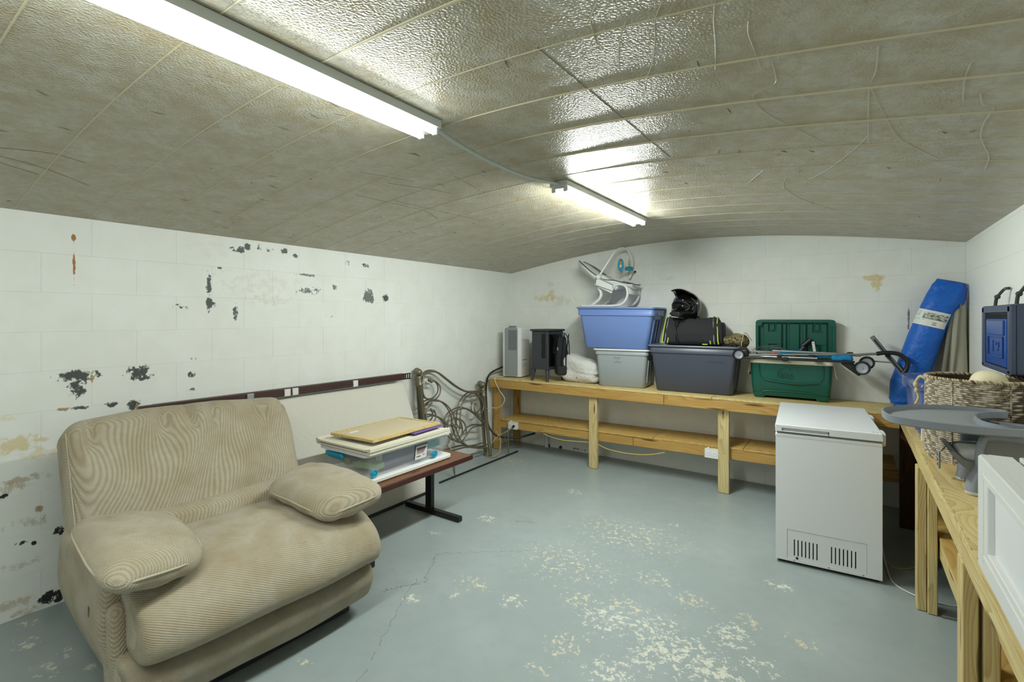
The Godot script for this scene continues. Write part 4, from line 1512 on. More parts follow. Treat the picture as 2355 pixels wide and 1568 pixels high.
# ---------------------------------------------------------------- small chest freezer, end-on to the viewer
func build_freezer() -> void:
	var t := thing("chest_freezer", "small white chest freezer standing end-on before the back bench", "freezer", Vector3(3.288, 0, 1.478), deg_to_rad(4.2))
	var w := 0.527
	var d := 0.89
	# cabinet, with an opening low in the end for the grille
	var st := S()
	box(st, Vector3(0, 0.403, -d * 0.5 - 0.03), Vector3(w, 0.766, d - 0.06), 0.006)
	# the skin of the near end, left open for the grille
	for k in [[0.0, 0.4955, w, 0.571], [-w / 2 + 0.0305, 0.123, 0.061, 0.174], [w / 2 - 0.0355, 0.123, 0.071, 0.174], [0.0, 0.028, w, 0.016]]:
		box(st, Vector3(k[0], k[1], -0.032), Vector3(k[2], k[3], 0.064), 0.0002)
	part("cabinet", st, M.enamel, t)
	part("plinth", boxed(Vector3(0, 0.01, -d * 0.5), Vector3(w - 0.03, 0.02, d - 0.04), 0.003), M.black_plastic, t)
	part("grille_cavity", boxed(Vector3(-0.005, 0.122, -0.040), Vector3(w - 0.134, 0.172, 0.03), 0.001), M.void_dark, t)
	# grille plate with real slots
	st = S()
	var px0 := -w / 2 + 0.062
	var px1 := w / 2 - 0.072
	var zf := -0.005
	var th := 0.006
	var y0 := 0.036
	var y1 := 0.208
	var s0 := 0.056
	var s1 := 0.154
	box(st, Vector3((px0 + px1) / 2, (y0 + s0) / 2, zf), Vector3(px1 - px0, s0 - y0, th), 0.0006)
	box(st, Vector3((px0 + px1) / 2, (y1 + s1) / 2, zf), Vector3(px1 - px0, y1 - s1, th), 0.0006)
	var edges := [px0]
	for g in [-w / 2 + 0.100, -w / 2 + 0.288]:
		for k in 7:
			edges.append(g + k * 0.0193 - 0.0028)
			edges.append(g + k * 0.0193 + 0.0028)
	edges.append(px1)
	for k in range(0, edges.size(), 2):
		box(st, Vector3((edges[k] + edges[k + 1]) / 2, (s0 + s1) / 2, zf), Vector3(edges[k + 1] - edges[k], s1 - s0 + 0.0012, th), 0.0004)
	part("vent_grille", st, M.enamel, t)
	for x in [-0.165, 0.01, 0.175]:
		part("screw", lathed([Vector2(0, 0.003), Vector2(0.004, 0.002), Vector2(0.0055, 0)], 8, rot(Vector3(1, 0, 0), 90, Vector3(x, 0.030, 0.0))), M.silver, t)
	part("drain_hole", lathed([Vector2(0, 0.002), Vector2(0.006, 0.002), Vector2(0.007, 0)], 12, rot(Vector3(1, 0, 0), 90, Vector3(-0.15, 0.044, -0.001))), M.void_dark, t)
	part("gasket", boxed(Vector3(0, 0.795, -d * 0.5), Vector3(w - 0.012, 0.022, d - 0.012), 0.002), M.gasket, t)
	part("collar", boxed(Vector3(0, 0.778, -d * 0.5), Vector3(w + 0.004, 0.022, d + 0.004), 0.006), M.white_plastic, t)
	# lid with a finger recess in its end
	st = S()
	box(st, Vector3(0, 0.833, -d * 0.5), Vector3(w + 0.006, 0.022, d + 0.01), 0.005)
	box(st, Vector3(0.14, 0.814, -d * 0.5), Vector3(w * 0.5 - 0.01, 0.028, d + 0.01), 0.003)
	box(st, Vector3(-0.247, 0.814, -d * 0.5), Vector3(0.036, 0.028, d + 0.01), 0.003)
	box(st, Vector3(-0.11, 0.814, -d * 0.5 - 0.012), Vector3(0.24, 0.028, d - 0.016), 0.002)
	box(st, Vector3(-0.11, 0.804, -0.01), Vector3(0.24, 0.006, 0.03), 0.002)
	var lid := part("lid", st, M.enamel, t)
	for z in [-0.10, -0.62]:
		var h := part("hinge", loft(rings_of([[-0.012, 0.075, 0.12, 0.03], [0.0, 0.085, 0.13, 0.035], [0.012, 0.075, 0.12, 0.03]]), []), M.white_plastic, t, Vector3(w / 2 + 0.008, 0.80, z), Vector3(0, 0, PI / 2))
		part("hinge_pin", tubed([Vector3(0, 0, -0.05), Vector3(0, 0, 0.05)], 0.006, 8), M.silver, h)
	for x in [0.222, 0.240]:
		part("lid_rivet", lathed([Vector2(0, 0.0025), Vector2(0.004, 0.002), Vector2(0.005, 0)], 8, Transform3D(Basis.IDENTITY, Vector3(x, 0.844, -0.022))), M.silver, lid)


# ---------------------------------------------------------------- things on the back bench
func tote(called: String, label: String, at: Vector3, turn: float, wb: float, db: float, wt: float, dt: float, h: float, rim: float, m: Material, lidm: Material) -> Node3D:
	var t := thing(called, label, "storage tote", at, turn, "storage totes on the back bench")
	var r := 0.035
	part("tub", loft(rings_of([[0.0, wb - 0.03, db - 0.03, r], [0.012, wb, db, r + 0.01], [h - rim - 0.004, lerpf(wb, wt - 0.02, 1.0 - rim / h), lerpf(db, dt - 0.02, 1.0 - rim / h), r], [h - rim, wt - 0.004, dt - 0.004, r], [h - 0.018, wt, dt, r], [h - 0.012, wt - 0.02, dt - 0.02, r]]), [2, 3]), m, t)
	var l := part("lid", loft(rings_of([[h - 0.016, wt + 0.018, dt + 0.018, r], [h - 0.012, wt + 0.03, dt + 0.03, r + 0.008], [h - 0.002, wt + 0.03, dt + 0.03, r + 0.008], [h + 0.002, wt + 0.022, dt + 0.022, r], [h - 0.004, wt - 0.02, dt - 0.02, r]]), [1, 3]), lidm, t)
	for s in [-1, 1]:
		# the ribbed ends: a grip and upright flutes under the rim
		for k in 3:
			part("flute", boxed(Vector3.ZERO, Vector3(0.012, h * 0.6, 0.03), 0.005), m, t, Vector3(s * (lerpf(wb, wt, 0.40) * 0.5), h * 0.42, (k - 1) * db * 0.28), Vector3(0, 0, -s * atan2((wt - wb) * 0.48, h)))
		part("grip", boxed(Vector3(s * (wt * 0.5 + 0.006), h - rim * 0.75, 0), Vector3(0.02, 0.022, db * 0.4), 0.006), m, t)
	return t


func build_back_things() -> void:
	build_dehumidifier()
	build_stove()
	# black rucksack, mostly straps, hung flat against the stove's side
	var t := thing("rucksack", "small black rucksack with loops of strap against the stove's right side", "bag", Vector3(0.885, BENCH, 0.335), deg_to_rad(48))
	part("bag_body", blob(Vector3(0.15, 0.40, 0.06), 0.028, 12, func(p: Vector3) -> Vector3:
		var q := p
		q.x *= 1.0 - 0.35 * smoothstep(0.0, 0.15, p.y)
		q.z += 0.008 * sin(p.y * 30.0) * cos(p.x * 22.0)
		return q + Vector3(0, 0.275, 0)), M.black_cloth, t)
	for k in [[-0.055, 0.0], [0.0, 0.02], [0.05, 0.0]]:
		part("strap", tubed(curve([Vector3(k[0] - 0.012, 0.10, 0.035), Vector3(k[0] - 0.02, 0.27, 0.055 + k[1]), Vector3(k[0], 0.42, 0.05 + k[1]), Vector3(k[0] + 0.022, 0.495, 0.015), Vector3(k[0] + 0.03, 0.44, -0.02)], 6), 0.013, 8, false, 0.4), M.black_plastic, t)
	part("strap", tubed(curve([Vector3(-0.07, 0.31, 0.03), Vector3(-0.05, 0.44, 0.045), Vector3(0.01, 0.515, 0.04), Vector3(0.06, 0.44, 0.045), Vector3(0.075, 0.28, 0.035)], 6), 0.011, 8, false, 0.4), M.black_cloth, t)
	part("buckle", boxed(Vector3(-0.066, 0.35, 0.062), Vector3(0.016, 0.034, 0.008), 0.003), M.silver, t)
	part("pouch", blob(Vector3(0.11, 0.10, 0.05), 0.024, 8, func(p: Vector3) -> Vector3:
		return p + Vector3(-0.01, 0.12, 0.04)), M.black_cloth, t)
	# stuffed white sack
	var sk := part("cloth_sack", blob(Vector3(0.47, 0.27, 0.24), 0.075, 26, func(p: Vector3) -> Vector3:
		var q := p
		q.y += 0.045 * (-p.x / 0.2) * smoothstep(-0.1, 0.12, p.y)
		q.x += 0.03 * smoothstep(-0.02, -0.13, p.y) * (1.0 if p.x < 0.0 else 0.0)
		q.y -= 0.02 * smoothstep(0.1, 0.22, absf(p.x)) * (1.0 if p.y > 0.0 else -0.6)
		q.z += 0.008 * sin(p.x * 17.0 + p.y * 14.0)
		q.y += 0.004 * sin(p.x * 24.0 + 5.0 * sin(p.z * 14.0))
		q.z += 0.005 * exp(-pow((p.y + 0.02 + 0.02 * sin(p.x * 8.0)) * 60.0, 2.0)) * (-1.0 if p.z > 0.0 else 0.0)
		q.x += 0.012 * sin(p.y * 46.0 + p.z * 20.0) * smoothstep(0.06, 0.2, p.x)
		return q), M.sack, null, Vector3(1.075, BENCH + 0.131, 0.24), Vector3(0, deg_to_rad(-4), 0))
	tag(sk, "white stuffed cloth sack between the black stove and the grey tote", "sack")

	var g := tote("storage_tote", "light grey storage tote under the blue one", Vector3(1.55, BENCH, 0.225), deg_to_rad(6), 0.46, 0.32, 0.53, 0.35, 0.37, 0.055, M.tub_grey, M.lid_grey)
	scribble(g, Vector3(-0.03, 0.285, 0.176), 0.075, 0.010, 3)
	scribble(g, Vector3(-0.02, 0.246, 0.174), 0.085, 0.010, 5)
	var b := tote("storage_tote", "big periwinkle blue storage tote on top of the light grey one", Vector3(1.50, BENCH + 0.373, 0.235), deg_to_rad(3), 0.64, 0.33, 0.775, 0.40, 0.405, 0.08, M.tub_blue, M.tub_blue)
	b.rotation.z = deg_to_rad(-0.8)
	var k := tote("storage_tote", "dark slate storage tote under the black sports bag", Vector3(2.23, BENCH, 0.222), deg_to_rad(2.5), 0.66, 0.30, 0.76, 0.37, 0.425, 0.07, M.tub_dark, M.lid_dark)
	scribble(k, Vector3(0.20, 0.29, 0.178), 0.15, 0.014, 11)
	build_bouncer()
	build_sports_bag()
	build_cooler()
	build_stroller()


func scribble(t: Node3D, at: Vector3, w: float, h: float, sd: int) -> void:
	# a line of joined-up marker writing, too faint to read
	var ps := []
	var n := int(w / 0.006)
	for i in n:
		ps.append(at + Vector3(-w * 0.5 + w * i / n + 0.003 * sin(i * 1.9 + sd), h * (0.5 * sin(i * 2.2 + sd) + 0.5 * sin(i * 0.9 + sd * 2)), 0.0))
	part("marker_writing", tubed(curve(ps, 3), 0.0009, 4), M.note, t)


func build_dehumidifier() -> void:
	var t := thing("dehumidifier", "white dehumidifier with a grey perforated front at the bench's left end", "dehumidifier", Vector3(0.258, BENCH, 0.365), deg_to_rad(8))
	var h := 0.565
	var w := 0.235
	part("cabinet", loft(rings_of([[0.012, w, 0.24, 0.03, 0, -0.12], [0.02, w + 0.006, 0.245, 0.03, 0, -0.12], [h - 0.02, w + 0.006, 0.245, 0.03, 0, -0.12], [h, w - 0.02, 0.22, 0.02, 0, -0.12]]), [2]), M.white_plastic, t)
	# grey front panel with a rounded head and holes set into it
	var poly := PackedVector2Array()
	for q in rrect(0.162, h - 0.012, 0.028, 5):
		poly.append(q + Vector2(-0.004, h * 0.5 + 0.006))
	part("front_panel", prismed(poly, 0.008, 0.002, Transform3D(Basis.IDENTITY, Vector3(0, 0, 0.0))), M.grey_panel, t)
	var st := S()
	for r in 23:
		for c in 10:
			var x := -0.034 + c * 0.0105 + (0.005 if r % 2 else 0.0)
			var y := 0.315 + r * 0.0098
			if x < 0.075:
				lathe(st, [Vector2(0, 0.0016), Vector2(0.0036, 0.0012), Vector2(0.0040, 0.0)], 6, rot(Vector3(1, 0, 0), 90, Vector3(x, y, 0.0075)))
	var holes := part("grille_holes", st, M.void_dark, t)
	holes.set_meta("kind", "stuff")
	part("carry_handle", loft(rings_of([[0.0, 0.095, 0.05, 0.02], [0.014, 0.088, 0.045, 0.02], [0.018, 0.07, 0.03, 0.014]]), []), M.gasket, t, Vector3(-0.002, h, -0.03))
	# side: moulded seams and a dark vent slit
	for y in [0.20, 0.155, 0.14, 0.125]:
		part("side_groove", boxed(Vector3(w / 2 + 0.003, y, -0.09), Vector3(0.002, 0.006 if y > 0.19 else 0.003, 0.13), 0.0005), M.void_dark if y > 0.19 else M.gasket, t)
	part("side_panel", boxed(Vector3(w / 2 + 0.003, 0.41, -0.13), Vector3(0.004, 0.2, 0.11), 0.0015), M.enamel_side, t)
	part("foot_strip", boxed(Vector3(0, 0.007, -0.12), Vector3(w - 0.03, 0.014, 0.2), 0.003), M.gasket, t)


func build_stove() -> void:
	var t := thing("stove_heater", "black electric stove heater on splayed legs next to the white dehumidifier", "heater", Vector3(0.70, BENCH, 0.315), deg_to_rad(-6))
	var w := 0.215
	var d := 0.285
	part("body", boxed(Vector3(0, 0.33, 0), Vector3(w, 0.40, d), 0.006), M.stove, t)
	part("top_slab", boxed(Vector3(0, 0.542, 0), Vector3(w + 0.03, 0.022, d + 0.03), 0.006), M.stove, t)
	part("bottom_ledge", boxed(Vector3(0, 0.135, 0), Vector3(w + 0.018, 0.018, d + 0.018), 0.005), M.stove, t)
	part("corner_column", tubed([Vector3(w / 2, 0.13, d / 2), Vector3(w / 2, 0.54, d / 2)], 0.009, 10), M.stove, t)
	var st := S()
	box(st, Vector3(0.052, 0.375, d / 2 + 0.001), Vector3(0.05, 0.25, 0.003), 0.001)
	part("grille_backing", st, M.void_dark, t)
	st = S()
	for k in 12:
		for e in [-1, 1]:
			var y := 0.26 + k * 0.021
			tube(st, [Vector3(0.028, y, d / 2 + 0.0035), Vector3(0.077, y + e * 0.021, d / 2 + 0.0035)], 0.0018, 4)
	part("grille_lattice", st, M.stove, t)
	for s in [[-1, 1], [1, 1], [-1, -1], [1, -1]]:
		part("leg", tubed([Vector3(s[0] * (w / 2 - 0.02), 0.13, s[1] * (d / 2 - 0.02)), Vector3(s[0] * (w / 2 - 0.012), 0.07, s[1] * (d / 2 - 0.012)), Vector3(s[0] * (w / 2 - 0.004), 0.0, s[1] * (d / 2 - 0.004))], [0.024, 0.018, 0.013], 10), M.stove, t)
	part("door_panel", boxed(Vector3(w / 2 + 0.002, 0.33, 0), Vector3(0.006, 0.34, d - 0.05), 0.002), M.black_gloss, t)


func build_bouncer() -> void:
	var base := BENCH + 0.373 + 0.409
	var t := thing("baby_bouncer", "white and grey baby bouncer with a toy arch on the blue tote", "baby seat", Vector3(1.44, base, 0.23))
	# frame: two side rails with a C-bend at the front, one wide band between the bends
	for z in [0.15, -0.15]:
		part("frame_rail", tubed(curve([Vector3(-0.29, 0.013, z), Vector3(-0.10, 0.012, z), Vector3(0.06, 0.012, z), Vector3(0.14, 0.03, z), Vector3(0.19, 0.10, z), Vector3(0.18, 0.19, z), Vector3(0.11, 0.22, z), Vector3(0.04, 0.20, z)], 6), 0.012, 10), M.white_plastic, t)
	var rings := []
	for k in 11:
		var an := lerpf(-1.35, 2.2, k / 10.0)
		rings.append([Vector3(0.10 + 0.105 * cos(an), 0.115 + 0.105 * sin(an), 0.14), Vector3(0.10 + 0.105 * cos(an), 0.115 + 0.105 * sin(an), -0.14), Vector3(0.10 + 0.095 * cos(an), 0.115 + 0.095 * sin(an), -0.14), Vector3(0.10 + 0.095 * cos(an), 0.115 + 0.095 * sin(an), 0.14)])
	rings = rings.slice(4, 11)
	part("front_band", loft(rings, []), M.enamel_side, t)
	part("cross_bar", tubed(curve([Vector3(-0.29, 0.013, 0.15), Vector3(-0.33, 0.013, 0.08), Vector3(-0.33, 0.013, -0.08), Vector3(-0.29, 0.013, -0.15)], 5), 0.012, 8), M.white_plastic, t)
	for z in [0.13, -0.13]:
		part("kick_leg", tubed(curve([Vector3(-0.20, 0.015, z), Vector3(-0.12, 0.07, z), Vector3(-0.09, 0.13, z), Vector3(-0.12, 0.20, z)], 5), 0.016, 8), M.white_plastic, t)
	# slung seat: a curved sling from headrest to footend
	var cen := [Vector2(-0.375, 0.415), Vector2(-0.285, 0.36), Vector2(-0.16, 0.265), Vector2(-0.05, 0.20), Vector2(0.06, 0.185), Vector2(0.17, 0.20), Vector2(0.23, 0.195)]
	var sl := []
	for i in cen.size():
		var wd: float = [0.05, 0.13, 0.165, 0.165, 0.155, 0.14, 0.10][i]
		var ring := []
		for k in 9:
			var v := -1.0 + 2.0 * k / 8.0
			ring.append(Vector3(cen[i].x, cen[i].y + 0.075 * v * v * (1.0 if i < 5 else 0.4), v * wd))
		for k in 9:
			var v := 1.0 - 2.0 * k / 8.0
			ring.append(Vector3(cen[i].x - 0.012, cen[i].y - 0.022 + 0.075 * v * v * (1.0 if i < 5 else 0.4), v * wd))
		sl.append(ring)
	part("seat_sling", loft(sl, []), M.mesh_grey, t)
	for v in [-1.0, 1.0]:
		var e := []
		for i in cen.size():
			var wd: float = [0.05, 0.13, 0.165, 0.165, 0.155, 0.14, 0.10][i]
			e.append(Vector3(cen[i].x, cen[i].y + 0.075 * (1.0 if i < 5 else 0.4), v * wd))
		part("trim_piping", tubed(curve(e, 5), 0.005, 6), M.dark_trim, t)
	part("seat_insert", blob(Vector3(0.24, 0.07, 0.22), 0.03, 10, func(p: Vector3) -> Vector3:
		return rot(Vector3(0, 0, 1), -32) * p + Vector3(-0.02, 0.245, 0.04)), M.mesh_grey, t)
	part("side_pocket", boxed(Vector3(0.0, 0, 0), Vector3(0.21, 0.09, 0.012), 0.005), M.mesh_grey, t, Vector3(-0.035, 0.215, 0.168), Vector3(0, 0, deg_to_rad(-26)))
	part("pocket_trim", tubed([Vector3(-0.13, 0.21, 0.178), Vector3(-0.125, 0.30, 0.178), Vector3(0.055, 0.215, 0.178), Vector3(0.06, 0.15, 0.178), Vector3(-0.12, 0.215, 0.178)], 0.003, 5), M.dark_trim, t)
	part("harness", tubed(curve([Vector3(0.05, 0.235, 0.07), Vector3(0.09, 0.26, 0.03), Vector3(0.10, 0.255, -0.03), Vector3(0.06, 0.24, -0.07)], 5), 0.008, 6, false, 0.5), M.white_plastic, t)
	# toy arch
	var arc := part("toy_arch", tubed(curve([Vector3(-0.10, 0.30, 0.165), Vector3(-0.06, 0.36, 0.165), Vector3(0.0, 0.46, 0.14), Vector3(0.045, 0.555, 0.09), Vector3(0.08, 0.592, 0.0), Vector3(0.11, 0.57, -0.09), Vector3(0.13, 0.47, -0.14), Vector3(0.11, 0.36, -0.165), Vector3(0.09, 0.30, -0.165)], 6), 0.013, 10, false, 0.75), M.white_plastic, t)
	part("pivot", lathed([Vector2(0, -0.02), Vector2(0.026, -0.02), Vector2(0.028, 0.0), Vector2(0.02, 0.02), Vector2(0, 0.022)], 14, rot(Vector3(1, 0, 0), 90, Vector3(-0.10, 0.30, 0.168))), M.white_plastic, arc)
	# hanging toys
	var ring := thing("hanging_toy", "teal oval ring toy with orange bead hanging from the bouncer arch", "toy", Vector3(1.515, base + 0.535, 0.26), 0.0, "toys on the bouncer arch")
	part("cord", tubed([Vector3.ZERO, Vector3(0, -0.06, 0)], 0.0022, 5), M.white_cord, ring)
	var el := []
	for k in 18:
		var an := TAU * k / 18
		el.append(Vector3(0.022 * cos(an), -0.115 + 0.056 * sin(an), 0))
	part("oval_ring", tubed(el, 0.0095, 7, true), M.teal, ring)
	part("bead", lathed([Vector2(0, -0.018), Vector2(0.012, -0.013), Vector2(0.017, 0), Vector2(0.012, 0.013), Vector2(0, 0.018)], 12, Transform3D(Basis.IDENTITY, Vector3(0, -0.088, 0))), M.orange, ring)
	part("bead", lathed([Vector2(0, -0.014), Vector2(0.009, -0.01), Vector2(0.013, 0), Vector2(0.009, 0.01), Vector2(0, 0.014)], 12, Transform3D(Basis.IDENTITY, Vector3(0, -0.125, 0))), M.paper, ring)
	var dr := thing("hanging_toy", "teal disc toy with a green stem hanging from the bouncer arch", "toy", Vector3(1.58, base + 0.50, 0.20), 0.0, "toys on the bouncer arch")
	part("cord", tubed([Vector3(0, 0.035, 0), Vector3(0, -0.03, 0)], 0.0022, 5), M.white_cord, dr)
	part("stem", tubed([Vector3(0, -0.025, 0), Vector3(0, -0.06, 0), Vector3(0, -0.10, 0)], [0.003, 0.009, 0.011], 8), M.leaf, dr)
	part("disc", lathed([Vector2(0, -0.137), Vector2(0.036, -0.132), Vector2(0.044, -0.115), Vector2(0.033, -0.098), Vector2(0, -0.095)], 16), M.teal, dr)


func build_sports_bag() -> void:
	var y := BENCH + 0.427
	var t := thing("sports_bag", "black sports bag with lime piping on the dark slate tote", "bag", Vector3(2.20, y, 0.22), deg_to_rad(4))
	part("bag_body", blob(Vector3(0.50, 0.25, 0.25), 0.05, 18, func(p: Vector3) -> Vector3:
		var q := p
		q.z *= 1.0 - 0.35 * smoothstep(-0.02, 0.12, p.y)
		q.x *= 1.0 - 0.06 * smoothstep(-0.05, 0.12, p.y)
		q.z += 0.008 * sin(p.x * 15.0 + p.y * 11.0)
		q.y -= 0.012 * cos(p.x * 9.0) * smoothstep(0.0, 0.1, p.y)
		return q + Vector3(0, 0.125, 0)), M.black_cloth, t)
	var bow := func(x: float, out: float) -> Array:
		var ps := []
		for k in 14:
			var an := lerpf(-0.15, PI + 0.15, k / 13.0)
			ps.append(Vector3(x - out * sin(an) * 0.02, 0.015 + 0.237 * maxf(0.0, sin(an)), 0.134 * signf(cos(an)) * pow(absf(cos(an)), 0.6) * (1.0 - 0.3 * maxf(0.0, sin(an)))))
		return ps
	for x in [-0.245, -0.195, 0.175, 0.24]:
		part("lime_piping", tubed(bow.call(x, -1.0 if x < 0 else 1.0), 0.0055, 6), M.lime, t)
	for x in [-0.22, 0.208]:
		part("grey_band", tubed(bow.call(x, -1.0 if x < 0 else 1.0), 0.013, 8, false, 0.4), M.grey_panel, t)
	part("end_cap", blob(Vector3(0.06, 0.20, 0.20), 0.028, 8, func(p: Vector3) -> Vector3:
		return p + Vector3(0.245, 0.108, 0)), M.black_cloth, t)
	for x in [-0.12, 0.10]:
		part("strap_loop", boxed(Vector3(x, 0.178, 0.098), Vector3(0.045, 0.012, 0.012), 0.003), M.black_plastic, t)
	part("carry_strap", tubed(curve([Vector3(-0.12, 0.02, 0.128), Vector3(-0.12, 0.17, 0.112), Vector3(-0.06, 0.24, 0.04), Vector3(0.03, 0.265, 0.0), Vector3(0.10, 0.20, 0.08), Vector3(0.115, 0.05, 0.13)], 6), 0.013, 8, false, 0.35), M.black_plastic, t)
	part("drawcord", tubed(curve([Vector3(-0.135, 0.215, 0.07), Vector3(-0.13, 0.15, 0.125), Vector3(-0.105, 0.06, 0.14), Vector3(-0.105, 0.01, 0.14)], 5), 0.005, 6), M.black_plastic, t)
	part("zip_pull", boxed(Vector3(0.25, 0.175, 0.075), Vector3(0.03, 0.045, 0.02), 0.008), M.silver, t)
	part("lime_tag", boxed(Vector3(0.13, 0.012, 0.132), Vector3(0.045, 0.01, 0.006), 0.002), M.lime, t)
	build_helmet()
	var c := thing("camouflage_roll", "rolled camouflage cloth with a dark end on the dark slate tote, right of the bag", "cloth", Vector3(2.575, y, 0.28))
	part("roll", blob(Vector3(0.24, 0.105, 0.115), 0.05, 16, func(p: Vector3) -> Vector3:
		var q := p
		var n := smoothstep(0.05, -0.13, p.x)
		q.y *= 1.0 - 0.42 * n
		q.z *= 1.0 - 0.42 * n
		q.y += 0.007 * sin(p.x * 60.0 + p.z * 30.0)
		return rot(Vector3(0, 1, 0), -22) * (q + Vector3(0, 0.008 * sin(p.z * 50.0) + 0.055 - 0.02 * n, 0))), M.camo, c)
	part("dark_cuff", blob(Vector3(0.06, 0.055, 0.06), 0.022, 6, func(p: Vector3) -> Vector3:
		return p + Vector3(-0.135, 0.028, -0.045)), M.black_cloth, c)
	for k in 1:
		part("tie_string", tubed(curve([Vector3(0.07 + k * 0.02, 0.01, 0.115), Vector3(0.08 + k * 0.015, 0.09, 0.10), Vector3(0.09 + k * 0.01, 0.118, 0.03), Vector3(0.13, 0.05, -0.03)], 5), 0.003, 5), M.rope_pale, c)


func build_helmet() -> void:
	var t := thing("helmet", "glossy black motocross helmet on the black sports bag", "helmet", Vector3(2.12, BENCH + 0.427 + 0.225, 0.20), deg_to_rad(-10))
	t.rotation.z = deg_to_rad(-8)
	t.rotation.x = deg_to_rad(-2)
	# shell as an egg with the eye-port pressed into it, chin bar pushed forward
	var shell := func(p: Vector3) -> Vector3:
		var d := p.normalized()
		var q := Vector3(d.x * 0.128, d.y * 0.150, d.z * 0.152)
		var chin := exp(-pow((d.y + 0.45) * 2.6, 2.0)) * smoothstep(0.35, 1.0, d.z)
		q.z += 0.055 * chin
		q.x *= 1.0 - 0.15 * smoothstep(0.2, 1.0, d.z)
		var port := smoothstep(0.27, 0.19, absf(d.y - 0.08)) * smoothstep(0.35, 0.62, d.z)
		q *= 1.0 - 0.34 * port
		if d.y < -0.62:
			q.y = lerpf(q.y, -0.085, 0.85)
		return q + Vector3(0, 0.118, 0)
	part("shell", blob(Vector3(0.2, 0.2, 0.2), 0.095, 26, shell), M.black_gloss, t)
	part("eye_port", blob(Vector3(0.15, 0.075, 0.05), 0.024, 8, func(p: Vector3) -> Vector3:
		return p + Vector3(0, 0.128, 0.075)), M.void_dark, t)
	var rim := []
	for k in 24:
		var an := TAU * k / 24
		var x := 0.085 * cos(an)
		rim.append(Vector3(x, 0.127 + 0.044 * sin(an) + 0.25 * x * x * 4.0 * 0.3, 0.128 - 2.4 * x * x))
	part("port_rim", tubed(rim, 0.007, 8, true), M.black_plastic, t)
	# peak over the brow
	var pk := []
	for k in 6:
		var f := k / 5.0
		var z := lerpf(0.02, 0.175, f)
		var yy := 0.258 + 0.012 * sin(f * PI) + 0.026 * f
		var w := lerpf(0.108, 0.085, f)
		var ring := []
		for j in 9:
			var v := -1.0 + 2.0 * j / 8.0
			ring.append(Vector3(v * w, yy - 0.045 * v * v * (1.0 - 0.5 * f), z))
		for j in 9:
			var v := 1.0 - 2.0 * j / 8.0
			ring.append(Vector3(v * w, yy - 0.008 - 0.045 * v * v * (1.0 - 0.5 * f), z))
		pk.append(ring)
	part("peak", loft(pk, []), M.black_gloss, t)
	for s in [-1, 1]:
		part("peak_screw", lathed([Vector2(0, 0.008), Vector2(0.012, 0.006), Vector2(0.014, 0)], 12, rot(Vector3(0, 0, 1), -90 * s, Vector3(s * 0.112, 0.17, 0.03))), M.silver, t)
		part("chin_vent", boxed(Vector3(s * 0.04, 0.05, 0.188), Vector3(0.035, 0.02, 0.02), 0.005), M.void_dark, t)
		part("stripe", tubed(curve([Vector3(s * 0.075, 0.215, 0.075), Vector3(s * 0.105, 0.175, 0.05), Vector3(s * 0.118, 0.13, 0.02)], 5), 0.006, 6, false, 0.4), M.grey_panel, t)
	part("mouth_guard", blob(Vector3(0.09, 0.05, 0.03), 0.013, 6, func(p: Vector3) -> Vector3:
		return p + Vector3(0, 0.052, 0.188)), M.black_plastic, t)


